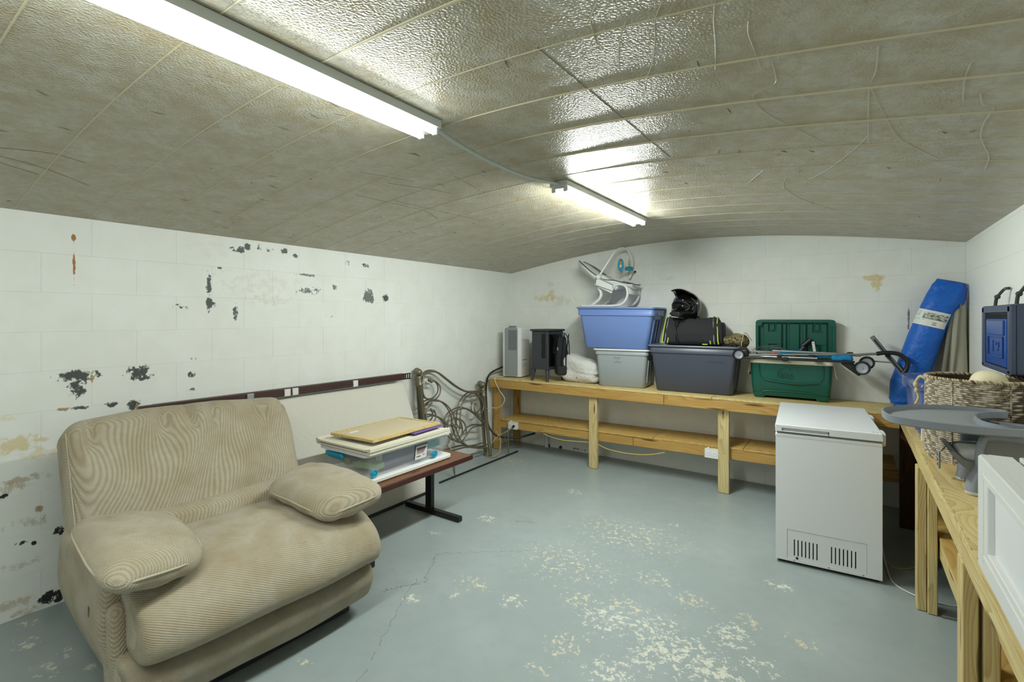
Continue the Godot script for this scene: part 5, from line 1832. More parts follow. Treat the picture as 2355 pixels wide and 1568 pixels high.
func build_cooler() -> void:
	var t := thing("cooler", "green cooler with cream rim and its lid open against the back wall", "cooler", Vector3(2.99, BENCH, 0.15), deg_to_rad(1.0))
	var w := 0.59
	part("tub", loft(rings_of([[0.02, w - 0.05, 0.24, 0.03], [0.03, w - 0.03, 0.255, 0.03], [0.16, w - 0.012, 0.27, 0.03], [0.295, w, 0.285, 0.03]]), []), M.cooler_green, t)
	for s in [-1, 1]:
		part("foot", loft(rings_of([[0.0, 0.07, 0.23, 0.02], [0.01, 0.085, 0.25, 0.02], [0.045, 0.105, 0.258, 0.02]]), []), M.cooler_green, t, Vector3(s * (w / 2 - 0.068), 0, 0.004))
	part("rim", loft(rings_of([[0.294, w + 0.008, 0.293, 0.032], [0.298, w + 0.016, 0.30, 0.034], [0.322, w + 0.014, 0.298, 0.034], [0.325, w - 0.01, 0.275, 0.03], [0.31, w - 0.06, 0.23, 0.03], [0.12, w - 0.07, 0.21, 0.03]]), [1, 3, 4], false, true), M.cream, t)
	# moulded relief on the front
	part("front_ridge", tubed(curve([Vector3(-0.19, 0.155, 0.138), Vector3(-0.1, 0.145, 0.142), Vector3(0.05, 0.135, 0.142), Vector3(0.2, 0.15, 0.139)], 6), 0.008, 8, false, 0.8), M.cooler_green, t)
	part("front_ridge", tubed(curve([Vector3(-0.225, 0.285, 0.144), Vector3(-0.222, 0.20, 0.141), Vector3(-0.20, 0.165, 0.139)], 5), 0.005, 6), M.cooler_green, t)
	part("front_ridge", tubed(curve([Vector3(0.235, 0.285, 0.144), Vector3(0.232, 0.20, 0.141), Vector3(0.21, 0.16, 0.139)], 5), 0.005, 6), M.cooler_green, t)
	part("base_arch", tubed(curve([Vector3(-0.225, 0.012, 0.128), Vector3(-0.195, 0.055, 0.132), Vector3(-0.1, 0.065, 0.134), Vector3(0.1, 0.065, 0.134), Vector3(0.18, 0.05, 0.132), Vector3(0.21, 0.012, 0.128)], 6), 0.005, 6), M.cooler_green, t)
	# raised emblem: a snow dome and the maker's script
	var e := part("emblem", tubed(curve([Vector3(-0.088, 0.185, 0.1405), Vector3(-0.082, 0.235, 0.1425), Vector3(-0.05, 0.265, 0.1435), Vector3(-0.015, 0.262, 0.1435), Vector3(0.005, 0.245, 0.143)], 6), 0.0028, 6), M.cooler_green, t)
	part("emblem_ray", tubed([Vector3(-0.078, 0.242, 0.142), Vector3(-0.03, 0.258, 0.143)], 0.002, 5), M.cooler_green, e)
	part("emblem_ray", tubed([Vector3(-0.078, 0.232, 0.142), Vector3(-0.05, 0.238, 0.143)], 0.002, 5), M.cooler_green, e)
	part_mesh("emblem_lettering", letters("Igloo", 0.046, 0.007, "Droid Serif"), M.cooler_green, e, Vector3(-0.025, 0.208, 0.1415))
	part("emblem_line", tubed([Vector3(-0.075, 0.182, 0.1405), Vector3(0.025, 0.178, 0.1405)], 0.0018, 5), M.cooler_green, e)
	# end handles
	for s in [-1, 1]:
		part("end_handle", tubed(curve([Vector3(s * (w / 2 + 0.004), 0.285, 0.07), Vector3(s * (w / 2 + 0.022), 0.20, 0.07), Vector3(s * (w / 2 + 0.022), 0.19, -0.07), Vector3(s * (w / 2 + 0.004), 0.285, -0.07)], 5), 0.011, 8, false, 0.6), M.cream, t)
	# the lid, swung right back
	var lid := Transform3D(Basis(Vector3(1, 0, 0), deg_to_rad(3)), Vector3(0.02, 0.335, -0.075))
	var lw := 0.595
	var lh := 0.325
	var st := S()
	var ring := PackedVector2Array()
	for q in rrect(lw, lh, 0.045, 6):
		ring.append(q + Vector2(0, lh / 2))
	prism(st, ring, 0.02, 0.006, lid * Transform3D(Basis.IDENTITY, Vector3(0, 0, -0.035)))
	for s in [-1, 1]:
		box(st, Vector3(s * (lw / 2 - 0.014), lh / 2, 0.0), Vector3(0.026, lh - 0.08, 0.045), 0.006, lid)
	box(st, Vector3(0, lh - 0.014, 0.0), Vector3(lw - 0.08, 0.026, 0.045), 0.006, lid)
	box(st, Vector3(0, 0.014, 0.0), Vector3(lw - 0.08, 0.026, 0.045), 0.006, lid)
	for c in [[-1, 0], [1, 0], [-1, 1], [1, 1]]:
		tube(st, [lid * Vector3(c[0] * (lw / 2 - 0.028), (lh - 0.028) if c[1] else 0.028, -0.02), lid * Vector3(c[0] * (lw / 2 - 0.028), (lh - 0.028) if c[1] else 0.028, 0.022)], 0.027, 12)
	var l := part("lid", st, M.cooler_green, t)
	# raised blocks inside the lid
	st = S()
	for s in [-1, 1]:
		box(st, Vector3(s * 0.165, 0.165, -0.008), Vector3(0.14, 0.11, 0.022), 0.005, lid)
		for e2 in [[-0.05, 0.252], [0.05, 0.252], [-0.05, 0.075], [0.05, 0.075]]:
			box(st, Vector3(s * 0.165 + e2[0], e2[1], -0.008), Vector3(0.04, 0.075, 0.022), 0.005, lid)
		for yy in [0.258, 0.068]:
			box(st, Vector3(s * 0.165, yy, -0.010), Vector3(0.03, 0.055, 0.018), 0.004, lid)
		box(st, Vector3(s * 0.073, 0.165, -0.008), Vector3(0.025, 0.25, 0.022), 0.005, lid)
	box(st, Vector3(0, 0.165, -0.008), Vector3(0.075, 0.25, 0.022), 0.005, lid)
	part("lid_pads", st, M.cooler_green, l)


func build_stroller() -> void:
	var o := Vector3(2.85, BENCH + 0.33, 0.20)
	var t := thing("umbrella_stroller", "folded umbrella stroller with sky blue cloth lying across the open green cooler", "stroller", o)
	for k in [[-0.20, 0.062, 0.12, 0.62, 0.055, 0.08], [-0.20, 0.03, 0.17, 0.44, 0.06, 0.13], [-0.30, 0.022, 0.13, 0.34, 0.028, 0.19], [-0.18, 0.012, 0.19, 0.58, 0.012, 0.20], [-0.10, 0.045, 0.05, 0.55, 0.06, 0.02], [-0.05, 0.04, 0.165, 0.58, 0.066, 0.14], [0.02, 0.072, 0.11, 0.46, 0.068, 0.13]]:
		part("frame_tube", tubed([Vector3(k[0], k[1], k[2]), Vector3(k[3], k[4], k[5])], 0.0085, 10), M.steel if k[1] > 0.02 else M.black_metal, t)
	for k in [[0.08, 0.03, 0.16], [0.30, 0.035, 0.16], [0.12, 0.012, 0.19], [0.55, 0.062, 0.06]]:
		part("joint", boxed(Vector3(k[0], k[1], k[2]), Vector3(0.045, 0.034, 0.034), 0.008), M.black_plastic, t)
	part("seat_cloth", blob(Vector3(0.42, 0.042, 0.10), 0.019, 24, func(p: Vector3) -> Vector3:
		var q := p
		q.y *= 1.0 - 0.45 * absf(p.x) / 0.21
		q.y += 0.004 * sin(p.x * 52.0 + p.z * 35.0) - 0.016 * (p.x / 0.21)
		q.z += 0.012 * sin(p.x * 15.0)
		return q + Vector3(0.28, 0.052, 0.078)), M.sky_cloth, t)
	part("seat_cloth", blob(Vector3(0.14, 0.05, 0.07), 0.022, 10, func(p: Vector3) -> Vector3:
		return p + Vector3(0.50, 0.036 + 0.006 * sin(p.x * 60.0), 0.16)), M.sky_cloth, t)
	part("red_latch", boxed(Vector3(0.03, 0.052, 0.14), Vector3(0.035, 0.018, 0.02), 0.005), M.red, t)
	# wheels
	for k in [[-0.225, 0.035, 0.205, 0.046, 0.8], [0.625, -0.03, 0.19, 0.052, 0.45], [0.655, 0.005, 0.12, 0.05, 0.45]]:
		var wf := Transform3D(Basis(Vector3(0, 1, 0), k[4] - 0.55) * Basis(Vector3(1, 0, 0), PI / 2), Vector3(k[0], k[1], k[2]))
		var r: float = k[3]
		var w := part("wheel", lathed([Vector2(r * 0.72, -0.016), Vector2(r * 0.9, -0.018), Vector2(r, -0.01), Vector2(r, 0.01), Vector2(r * 0.9, 0.018), Vector2(r * 0.72, 0.016)], 24, wf), M.black_plastic, t)
		part("hub_disc", lathed([Vector2(0, 0.014), Vector2(r * 0.12, 0.014), Vector2(r * 0.16, 0.008), Vector2(r * 0.6, 0.010), Vector2(r * 0.74, 0.016), Vector2(r * 0.74, -0.016), Vector2(0, -0.012)], 20, wf), M.hub, w)
	part("wheel_fork", blob(Vector3(0.15, 0.055, 0.03), 0.014, 8, func(p: Vector3) -> Vector3:
		return rot(Vector3(0, 0, 1), -38) * p + Vector3(0.565, -0.03, 0.165)), M.black_plastic, t)
	part("wheel_fork", blob(Vector3(0.07, 0.07, 0.05), 0.02, 6, func(p: Vector3) -> Vector3:
		return p + Vector3(-0.185, 0.05, 0.17)), M.black_plastic, t)
	# handles: one long shaft out to the right with a curved grip, one crossing upwards
	part("handle_shaft", tubed([Vector3(0.56, 0.055, 0.07), Vector3(0.68, 0.07, 0.065), Vector3(0.74, 0.074, 0.06)], 0.010, 10), M.gasket, t)
	part("curved_grip", tubed(curve([Vector3(0.715, 0.072, 0.06), Vector3(0.78, 0.084, 0.06), Vector3(0.85, 0.074, 0.06), Vector3(0.898, 0.025, 0.06), Vector3(0.892, -0.035, 0.06), Vector3(0.868, -0.072, 0.06)], 7), 0.0155, 12), M.black_plastic, t)
	part("thin_rod", tubed([Vector3(0.66, 0.02, 0.10), Vector3(0.80, 0.012, 0.08)], 0.005, 6), M.gasket, t)
	var s := thing("broom_pole", "dark tubular pole slanting up across the stroller's curved handle", "pole", Vector3(3.54, BENCH + 0.53, 0.16))
	part("shaft", tubed([Vector3.ZERO, Vector3(0.215, -0.315, 0.07)], 0.017, 12), M.gasket, s)
	part("inner_groove", tubed([Vector3(0.014, -0.024, 0.021), Vector3(0.205, -0.305, 0.084)], 0.006, 6), M.black_plastic, s)
	part("catch", boxed(Vector3(0.095, -0.14, 0.05), Vector3(0.03, 0.03, 0.02), 0.006), M.black_plastic, s)
	# things sticking up out of the cooler
	var h := thing("hammer", "hammer-shaped dark handle sticking up out of the open cooler", "tool", Vector3(2.98, BENCH + 0.31, 0.13))
	part("shaft", tubed([Vector3(0.0, 0.0, 0), Vector3(0.13, 0.155, -0.02)], 0.014, 10), M.rail, h)
	part("grip_end", tubed([Vector3(0.095, 0.13, -0.015), Vector3(0.15, 0.185, -0.02)], 0.021, 10), M.black_plastic, h)
	var p := thing("white_strap", "flat white perforated strip standing up out of the open cooler", "tool", Vector3(3.17, BENCH + 0.31, 0.13))
	part("strip", boxed(Vector3(0, 0.085, 0), Vector3(0.020, 0.17, 0.005), 0.001, rot(Vector3(0, 0, 1), 8)), M.white_plastic, p)
	part("strip_hole", lathed([Vector2(0, 0.0005), Vector2(0.003, 0.0005), Vector2(0.0032, 0)], 8, rot(Vector3(1, 0, 0), 90, Vector3(-0.022, 0.155, 0.0028))), M.void_dark, p)
	var wz := thing("wire_rack", "bundle of bent wires at the open cooler's left end", "wire rack", Vector3(2.78, BENCH + 0.325, 0.16))
	for k in 7:
		part("wire", tubed(curve([Vector3(-0.10 + k * 0.022, 0.0, 0.10), Vector3(-0.085 + k * 0.024, 0.055, 0.08), Vector3(-0.03 + k * 0.024, 0.10 - 0.002 * k, 0.03), Vector3(0.10 + k * 0.012, 0.115 - 0.006 * k, -0.03)], 5), 0.0022, 5), M.steel, wz)


# ---------------------------------------------------------------- things on the right-hand bench and in its corner
func build_side_things() -> void:
	build_tent_bag()
	build_blue_tub()
	build_hamper()
	build_booster()
	build_hung_cooler()
	build_cabinet()


func build_tent_bag() -> void:
	var y0 := BENCH + 0.004
	var t := thing("tent_bag", "long bright blue tent bag with a printed label leaning in the corner", "bag", Vector3(3.72, BENCH, 0.17))
	var cs := [Vector2(3.712, y0), Vector2(3.728, 0.86), Vector2(3.755, 0.98), Vector2(3.805, 1.15), Vector2(3.852, 1.32), Vector2(3.897, 1.47), Vector2(3.925, 1.56), Vector2(3.945, 1.63), Vector2(3.972, 1.715), Vector2(3.992, 1.765)]
	var wl := [0.06, 0.085, 0.105, 0.105, 0.103, 0.098, 0.094, 0.088, 0.078, 0.066]
	var wr := [0.06, 0.085, 0.105, 0.105, 0.103, 0.100, 0.108, 0.142, 0.126, 0.102]
	var ds := [0.05, 0.07, 0.085, 0.09, 0.09, 0.085, 0.078, 0.068, 0.045, 0.018]
	var surf := func(v: float, an: float, out: float) -> Vector3:
		var f := clampf(v, 0.0, 1.0) * (cs.size() - 1)
		var i := mini(int(f), cs.size() - 2)
		var e := smoothstep(0.0, 1.0, f - i)
		var c: Vector2 = cs[i].lerp(cs[i + 1], f - i)
		var dir := Vector2(0.27, 0.96)
		var side := Vector2(dir.y, -dir.x)
		var ws: Array = wr if cos(an) > 0.0 else wl
		var w: float = lerpf(ws[i], ws[i + 1], e) + out
		var d: float = lerpf(ds[i], ds[i + 1], e) + out
		var top := smoothstep(0.62, 0.85, v)
		d += 0.004 * sin(v * 23.0 + an * 2.0) + 0.005 * sin(v * 61.0 + an * 5.0) * (1.0 if v < 0.2 else 0.3) + top * 0.012 * sin(an * 7.0 + v * 9.0) * maxf(0.0, cos(an) + 0.3)
		var p := c + side * w * signf(cos(an)) * pow(absf(cos(an)), 0.85)
		return Vector3(minf(p.x, 4.099) - 3.72, p.y - BENCH, 0.12 + d * sin(an) - 0.17)
	var rings := []
	for k in 41:
		var ring := []
		for j in 28:
			ring.append(surf.call(k / 40.0, -TAU * j / 28.0, 0.0))
		rings.append(ring)
	part("bag_body", loft(rings, []), M.tent_blue, t)
	part("red_hem", tubed(curve([surf.call(1.0, 2.9, 0.001), surf.call(1.0, 1.57, 0.001), surf.call(1.0, 0.3, 0.001), surf.call(0.93, 0.04, 0.001), surf.call(0.86, 0.04, 0.001), surf.call(0.78, 0.04, 0.001)], 5), 0.0028, 5), M.purple, t)
	# printed label: snow scene, pale blue lines, small print
	var w := 192
	var h := 96
	var n := noise(0.045, 91, 4)
	var d := PackedByteArray()
	d.resize(w * h * 3)
	for i in w * h:
		var x := i % w
		var y := i / w
		var c := rgb(226, 226, 218)
		if x > 62 and x < 186 and y > 18 and y < 62:
			var v := n.get_noise_2d(x, y * 1.6)
			c = rgb(60, 66, 58).lerp(rgb(206, 210, 196), clampf(0.7 - v * 1.4, 0.0, 1.0)) if y <= 57 else rgb(66, 70, 62)
		elif absf(Vector2(x - 24, (y - 26) * 1.3).length() - 15.0) < 2.5 and x > 14:
			c = rgb(150, 196, 214)
		elif y > 66 and y < 72 and x > 8 and x < 92 and (x / 7) % 4:
			c = rgb(170, 206, 214)
		elif x > 118 and x < 136 and y > 74 and y < 88 and (y / 4) % 2:
			c = rgb(120, 126, 122)
		elif y > 40 and y < 46 and x > 20 and x < 34:
			c = rgb(130, 132, 126)
		d[i * 3] = int(c.r * 255)
		d[i * 3 + 1] = int(c.g * 255)
		d[i * 3 + 2] = int(c.b * 255)
	var lm := mat(Color.WHITE, 0.5)
	lm.albedo_texture = as_tex(d, w, h)
	var st := S()
	var nu := 14
	for i in nu:
		for j in 6:
			var q := []
			var us := []
			for e in [[0, 0], [1, 0], [1, 1], [0, 1]]:
				var u := float(i + e[0]) / nu
				var v := float(j + e[1]) / 6.0
				q.append(surf.call(0.525 + 0.118 * (1.0 - v), deg_to_rad(lerpf(168.0, 42.0, u)), 0.0035))
				us.append(Vector2(u, v))
			var nn: Vector3 = (q[3] - q[0]).cross(q[1] - q[0]).normalized()
			if nn.z < 0.0:
				nn = -nn
			quad(st, q[0], q[1], q[2], q[3], nn, us)
	part("printed_label", st, lm, t)
	# canvas roll and pole behind it
	var c := thing("canvas_roll", "pale canvas roll standing in the corner behind the blue tent bag", "canvas", Vector3(4.035, BENCH, 0.10))
	part("roll", loft(rings_of([[0.0, 0.13, 0.11, 0.05], [0.3, 0.13, 0.12, 0.055], [0.6, 0.115, 0.11, 0.05], [0.80, 0.085, 0.09, 0.04, 0.015], [0.86, 0.05, 0.05, 0.02, 0.02]]), []), M.canvas, c)
	part("seam_strip", tubed([Vector3(-0.045, 0.0, 0.058), Vector3(0.0, 0.5, 0.063), Vector3(0.02, 0.78, 0.05)], 0.012, 8, false, 0.4), M.grey_pole, c)
	var p := thing("pole", "slim grey pole standing between the blue tent bag and the canvas roll", "pole", Vector3(3.95, BENCH, 0.20))
	part("shaft", tubed([Vector3(-0.02, 0.0, -0.02), Vector3(0.06, 0.72, -0.06)], 0.014, 10), M.grey_pole, p)


func build_blue_tub() -> void:
	var t := thing("blue_tub", "clear blue-tinted plastic tub between the tent bag and the woven hamper", "storage tub", Vector3(3.87, BENCH, 0.93))
	part("tub", loft(rings_of([[0.0, 0.27, 0.64, 0.03], [0.012, 0.29, 0.66, 0.04], [0.27, 0.32, 0.72, 0.045], [0.268, 0.31, 0.71, 0.042], [0.016, 0.28, 0.65, 0.035]]), [2, 3], true, true), M.blue_clear, t)
	part("rim", loft(rings_of([[0.262, 0.325, 0.725, 0.045], [0.266, 0.35, 0.75, 0.05], [0.28, 0.35, 0.75, 0.05], [0.282, 0.31, 0.71, 0.04], [0.262, 0.31, 0.71, 0.04]]), [1, 2, 3], false, false), M.blue_clear, t)
	part("lid", loft(rings_of([[0.282, 0.345, 0.745, 0.05], [0.296, 0.34, 0.74, 0.05], [0.302, 0.30, 0.70, 0.04], [0.294, 0.28, 0.68, 0.04]]), [1, 2]), M.blue_clear, t)
	part("latch", boxed(Vector3(-0.178, 0.27, -0.1), Vector3(0.02, 0.07, 0.14), 0.006), M.blue_clear, t)
	for z in [-0.22, -0.05, 0.12, 0.26]:
		part("rib", boxed(Vector3(-0.15, 0.14, z), Vector3(0.012, 0.24, 0.016), 0.004), M.blue_clear, t)
	var f := part("folded_cloth", blob(Vector3(0.24, 0.22, 0.58), 0.04, 8, func(p: Vector3) -> Vector3:
		return p + Vector3(0, 0.0 + 0.004 * sin(p.z * 40.0), 0)), M.blue_fill, null, Vector3(3.87, BENCH + 0.13, 0.93))
	tag(f, "dark blue cloth packed inside the clear blue tub", "cloth")
	var b := part("white_board", boxed(Vector3.ZERO, Vector3(0.22, 0.2, 0.012), 0.003), M.paper, null, Vector3(3.832, BENCH + 0.1, 1.40))
	tag(b, "white board standing between the blue tub and the woven hamper", "board")


func build_hamper() -> void:
	var t := thing("hamper", "oval hamper of dark and pale woven rope on the right bench", "basket", Vector3(3.902, BENCH, 1.725))
	var rx := 0.19
	var rz := 0.205
	var rows := 41
	var h := 0.385
	var st := S()
	for r in rows:
		var pts := []
		var y := 0.005 + r * h / rows
		var swell := 1.0 + 0.02 * sin(PI * r / rows) - 0.02 * pow(1.0 - minf(1.0, r / 3.0), 2.0)
		var off := rng.randf() * 0.3
		for k in 56:
			var an := TAU * k / 56 + off
			var wob := 0.0005 * sin(an * 23.0 + r * 2.3)
			pts.append(Vector3((rx * swell + wob) * cos(an), y + 0.0006 * sin(an * 5.0 + r), (rz * swell + wob) * sin(an)))
		tube(st, pts, 0.0049, 7, true)
	part("rope_courses", st, M.rope, t)
	part("inner_wall", loft([_oval(rx - 0.004, rz - 0.004, 0.004), _oval(rx - 0.002, rz - 0.002, h), _oval(rx - 0.010, rz - 0.010, h), _oval(rx - 0.012, rz - 0.012, 0.012)], [1, 2], true, true), M.rope_gap_shade, t)
	for k in 2:
		var pts := []
		for i in 500:
			var an := TAU * i / 500
			var tw := an * 62.0 + PI * k
			pts.append(Vector3((rx + 0.002 + 0.0042 * cos(tw)) * cos(an), h + 0.006 + 0.0042 * sin(tw), (rz + 0.002 + 0.0042 * cos(tw)) * sin(an)))
		part("braided_rim", tubed(pts, 0.0046, 5, true), M.rope_pale if k else M.rope, t)
	for an in [3.4, 2.2, 1.2, 0.5]:
		part("upright_stitch", tubed([Vector3((rx + 0.004) * cos(an), 0.01, (rz + 0.004) * sin(an)), Vector3((rx + 0.008) * cos(an), h * 0.5, (rz + 0.008) * sin(an)), Vector3((rx + 0.005) * cos(an), h, (rz + 0.005) * sin(an))], 0.0035, 5), M.rope, t)
	var kn := part("rope_handle", _rope_knot(), M.rope_pale, t)
	kn.set_meta("label", "pale knotted rope handle")
	var f := part("foam_cushion", blob(Vector3(0.135, 0.13, 0.14), 0.06, 12, func(p: Vector3) -> Vector3:
		return p), M.foam, null, Vector3(3.935, BENCH + 0.365, 1.74))
	tag(f, "cream rounded cushion showing over the hamper's rim", "cushion")


func _rope_knot() -> SurfaceTool:
	var st := S()
	tube(st, curve([Vector3(-0.18, 0.365, -0.06), Vector3(-0.205, 0.378, -0.075), Vector3(-0.222, 0.35, -0.085)], 5), 0.0075, 8)
	var ball := [Vector2(0, -0.02), Vector2(0.009, -0.012), Vector2(0.0125, 0), Vector2(0.009, 0.012), Vector2(0, 0.018)]
	lathe(st, ball, 10, Transform3D(Basis.IDENTITY, Vector3(-0.222, 0.335, -0.085)))
	lathe(st, ball, 10, Transform3D(Basis.IDENTITY.scaled(Vector3(0.75, 0.9, 0.75)), Vector3(-0.22, 0.305, -0.083)))
	tube(st, curve([Vector3(-0.22, 0.30, -0.083), Vector3(-0.212, 0.27, -0.08), Vector3(-0.224, 0.235, -0.083)], 4), 0.006, 6)
	return st


func _oval(rx: float, rz: float, y: float) -> Array:
	var out := []
	for k in 48:
		var an := -TAU * k / 48
		out.append(Vector3(rx * cos(an), y, rz * sin(an)))
	return out


func build_booster() -> void:
	var t := thing("booster_seat", "grey feeding booster seat with a big rounded tray on the right bench", "booster seat", Vector3(3.90, BENCH, 2.2))
	# tray outline in x,z about the seat: a wide D with a bay on the child's side
	var out := curve([Vector3(-0.384, 0, 0.09), Vector3(-0.36, 0, 0.19), Vector3(-0.27, 0, 0.245), Vector3(-0.15, 0, 0.268), Vector3(-0.02, 0, 0.25), Vector3(0.045, 0, 0.225), Vector3(0.04, 0, 0.195), Vector3(-0.03, 0, 0.19), Vector3(-0.075, 0, 0.13), Vector3(-0.082, 0, 0.02), Vector3(-0.065, 0, -0.07), Vector3(-0.02, 0, -0.14), Vector3(0.04, 0, -0.18), Vector3(0.045, 0, -0.215), Vector3(0.0, 0, -0.245), Vector3(-0.09, 0, -0.25), Vector3(-0.19, 0, -0.225), Vector3(-0.28, 0, -0.165), Vector3(-0.35, 0, -0.065), Vector3(-0.38, 0, 0.01)], 4, true)
	var ins := []
	var n := out.size()
	for i in n:
		var e: Vector3 = (out[(i + 1) % n] - out[(i - 1 + n) % n]).normalized()
		ins.append(Vector3(-e.z, 0, e.x))
	var sgn := -1.0 if (ins[0] as Vector3).dot(Vector3(1, 0, 0)) < 0.0 else 1.0
	var ring := func(inset: float, y: float) -> Array:
		var r := []
		for i in n:
			var p: Vector3 = out[n - 1 - i] + ins[n - 1 - i] * sgn * inset
			r.append(Vector3(p.x, y, p.z))
		return r
	part("tray_rim", loft([ring.call(0.012, 0.250), ring.call(0.0, 0.256), ring.call(-0.002, 0.282), ring.call(0.004, 0.284), ring.call(0.006, 0.266), ring.call(0.012, 0.264)], [1, 2, 3, 4], false, false), M.tray, t)
	var poly := PackedVector2Array()
	for p in ring.call(0.009, 0.0):
		poly.append(Vector2(p.x, -p.z))
	part("tray_floor", prismed(poly, 0.010, 0.0, Transform3D(Basis(Vector3(1, 0, 0), -PI / 2), Vector3(0, 0.254, 0))), M.tray_floor, t)
	# seat shell: a scooped pan with an upturned lip, high side walls with a thick rim
	var scoop := PackedVector2Array([Vector2(-0.178, 0.152), Vector2(-0.163, 0.156), Vector2(-0.135, 0.128), Vector2(-0.09, 0.117), Vector2(0.17, 0.117), Vector2(0.17, 0.075), Vector2(-0.06, 0.066), Vector2(-0.115, 0.082), Vector2(-0.155, 0.118)])
	part("seat_pan", prismed(scoop, 0.27, 0.012, Transform3D(Basis.IDENTITY, Vector3(0, 0, -0.135))), M.seat_shell, t)
	for s in [-1.0, 1.0]:
		var wall := PackedVector2Array([Vector2(-0.088, 0.075), Vector2(0.19, 0.075), Vector2(0.19, 0.218), Vector2(-0.05, 0.232), Vector2(-0.075, 0.226), Vector2(-0.088, 0.205), Vector2(-0.094, 0.13)])
		var sw := part("side_wall", prismed(wall, 0.018, 0.006, Transform3D(Basis.IDENTITY, Vector3(0, 0, s * 0.15 - 0.009))), M.seat_shell, t)
		part("wall_rim", tubed(curve([Vector3(-0.075, 0.075, s * 0.158), Vector3(-0.094, 0.13, s * 0.158), Vector3(-0.088, 0.205, s * 0.158), Vector3(-0.06, 0.231, s * 0.158), Vector3(0.06, 0.227, s * 0.158), Vector3(0.19, 0.219, s * 0.158)], 5), 0.014, 10), M.tray, sw)
	part("tray_post", boxed(Vector3(-0.03, 0.235, 0.0), Vector3(0.06, 0.04, 0.12), 0.008), M.black_plastic, t)
	part("seat_cushion", blob(Vector3(0.10, 0.05, 0.20), 0.022, 10, func(p: Vector3) -> Vector3:
		return rot(Vector3(0, 0, 1), 6) * p + Vector3(-0.095, 0.137, 0.0)), M.enamel_side, t)
	part("seat_back", blob(Vector3(0.05, 0.16, 0.27), 0.022, 8, func(p: Vector3) -> Vector3:
		return p + Vector3(0.165, 0.16, 0)), M.seat_shell, t)
	for s in [[-0.10, 0.135], [-0.10, -0.06], [0.13, 0.13], [0.13, -0.13]]:
		var l := part("leg", tubed([Vector3(s[0] * 0.72, 0.10, s[1] * 0.9), Vector3(s[0], 0.045, s[1]), Vector3(s[0] * 1.08, 0.008, s[1] * 1.05)], [0.036, 0.031, 0.027], 14), M.tray, t)
		part("foot_cap", lathed([Vector2(0, -0.001), Vector2(0.022, 0.0), Vector2(0.027, 0.006), Vector2(0.027, 0.014)], 14, Transform3D(Basis.IDENTITY, Vector3(s[0] * 1.08, 0.001, s[1] * 1.05))), M.lid_grey, l)
	# straps
	part("strap", tubed(curve([Vector3(-0.05, 0.17, -0.02), Vector3(-0.10, 0.165, -0.04), Vector3(-0.15, 0.15, -0.06), Vector3(-0.178, 0.11, -0.07)], 6), 0.011, 8, false, 0.25), M.gasket, t)
	var b := part("buckle", boxed(Vector3(-0.186, 0.072, -0.07), Vector3(0.008, 0.075, 0.03), 0.004, Transform3D.IDENTITY), M.grey_panel, t)
	for k in 3:
		part("buckle_slot", boxed(Vector3(-0.1865, 0.052 + k * 0.02, -0.07), Vector3(0.010, 0.010, 0.016), 0.002), M.void_dark, b)
	part("hanging_strap", tubed([Vector3(-0.03, 0.25, -0.09), Vector3(-0.028, 0.18, -0.10), Vector3(-0.01, 0.16, -0.10)], 0.017, 8, false, 0.3), M.black_plastic, t)


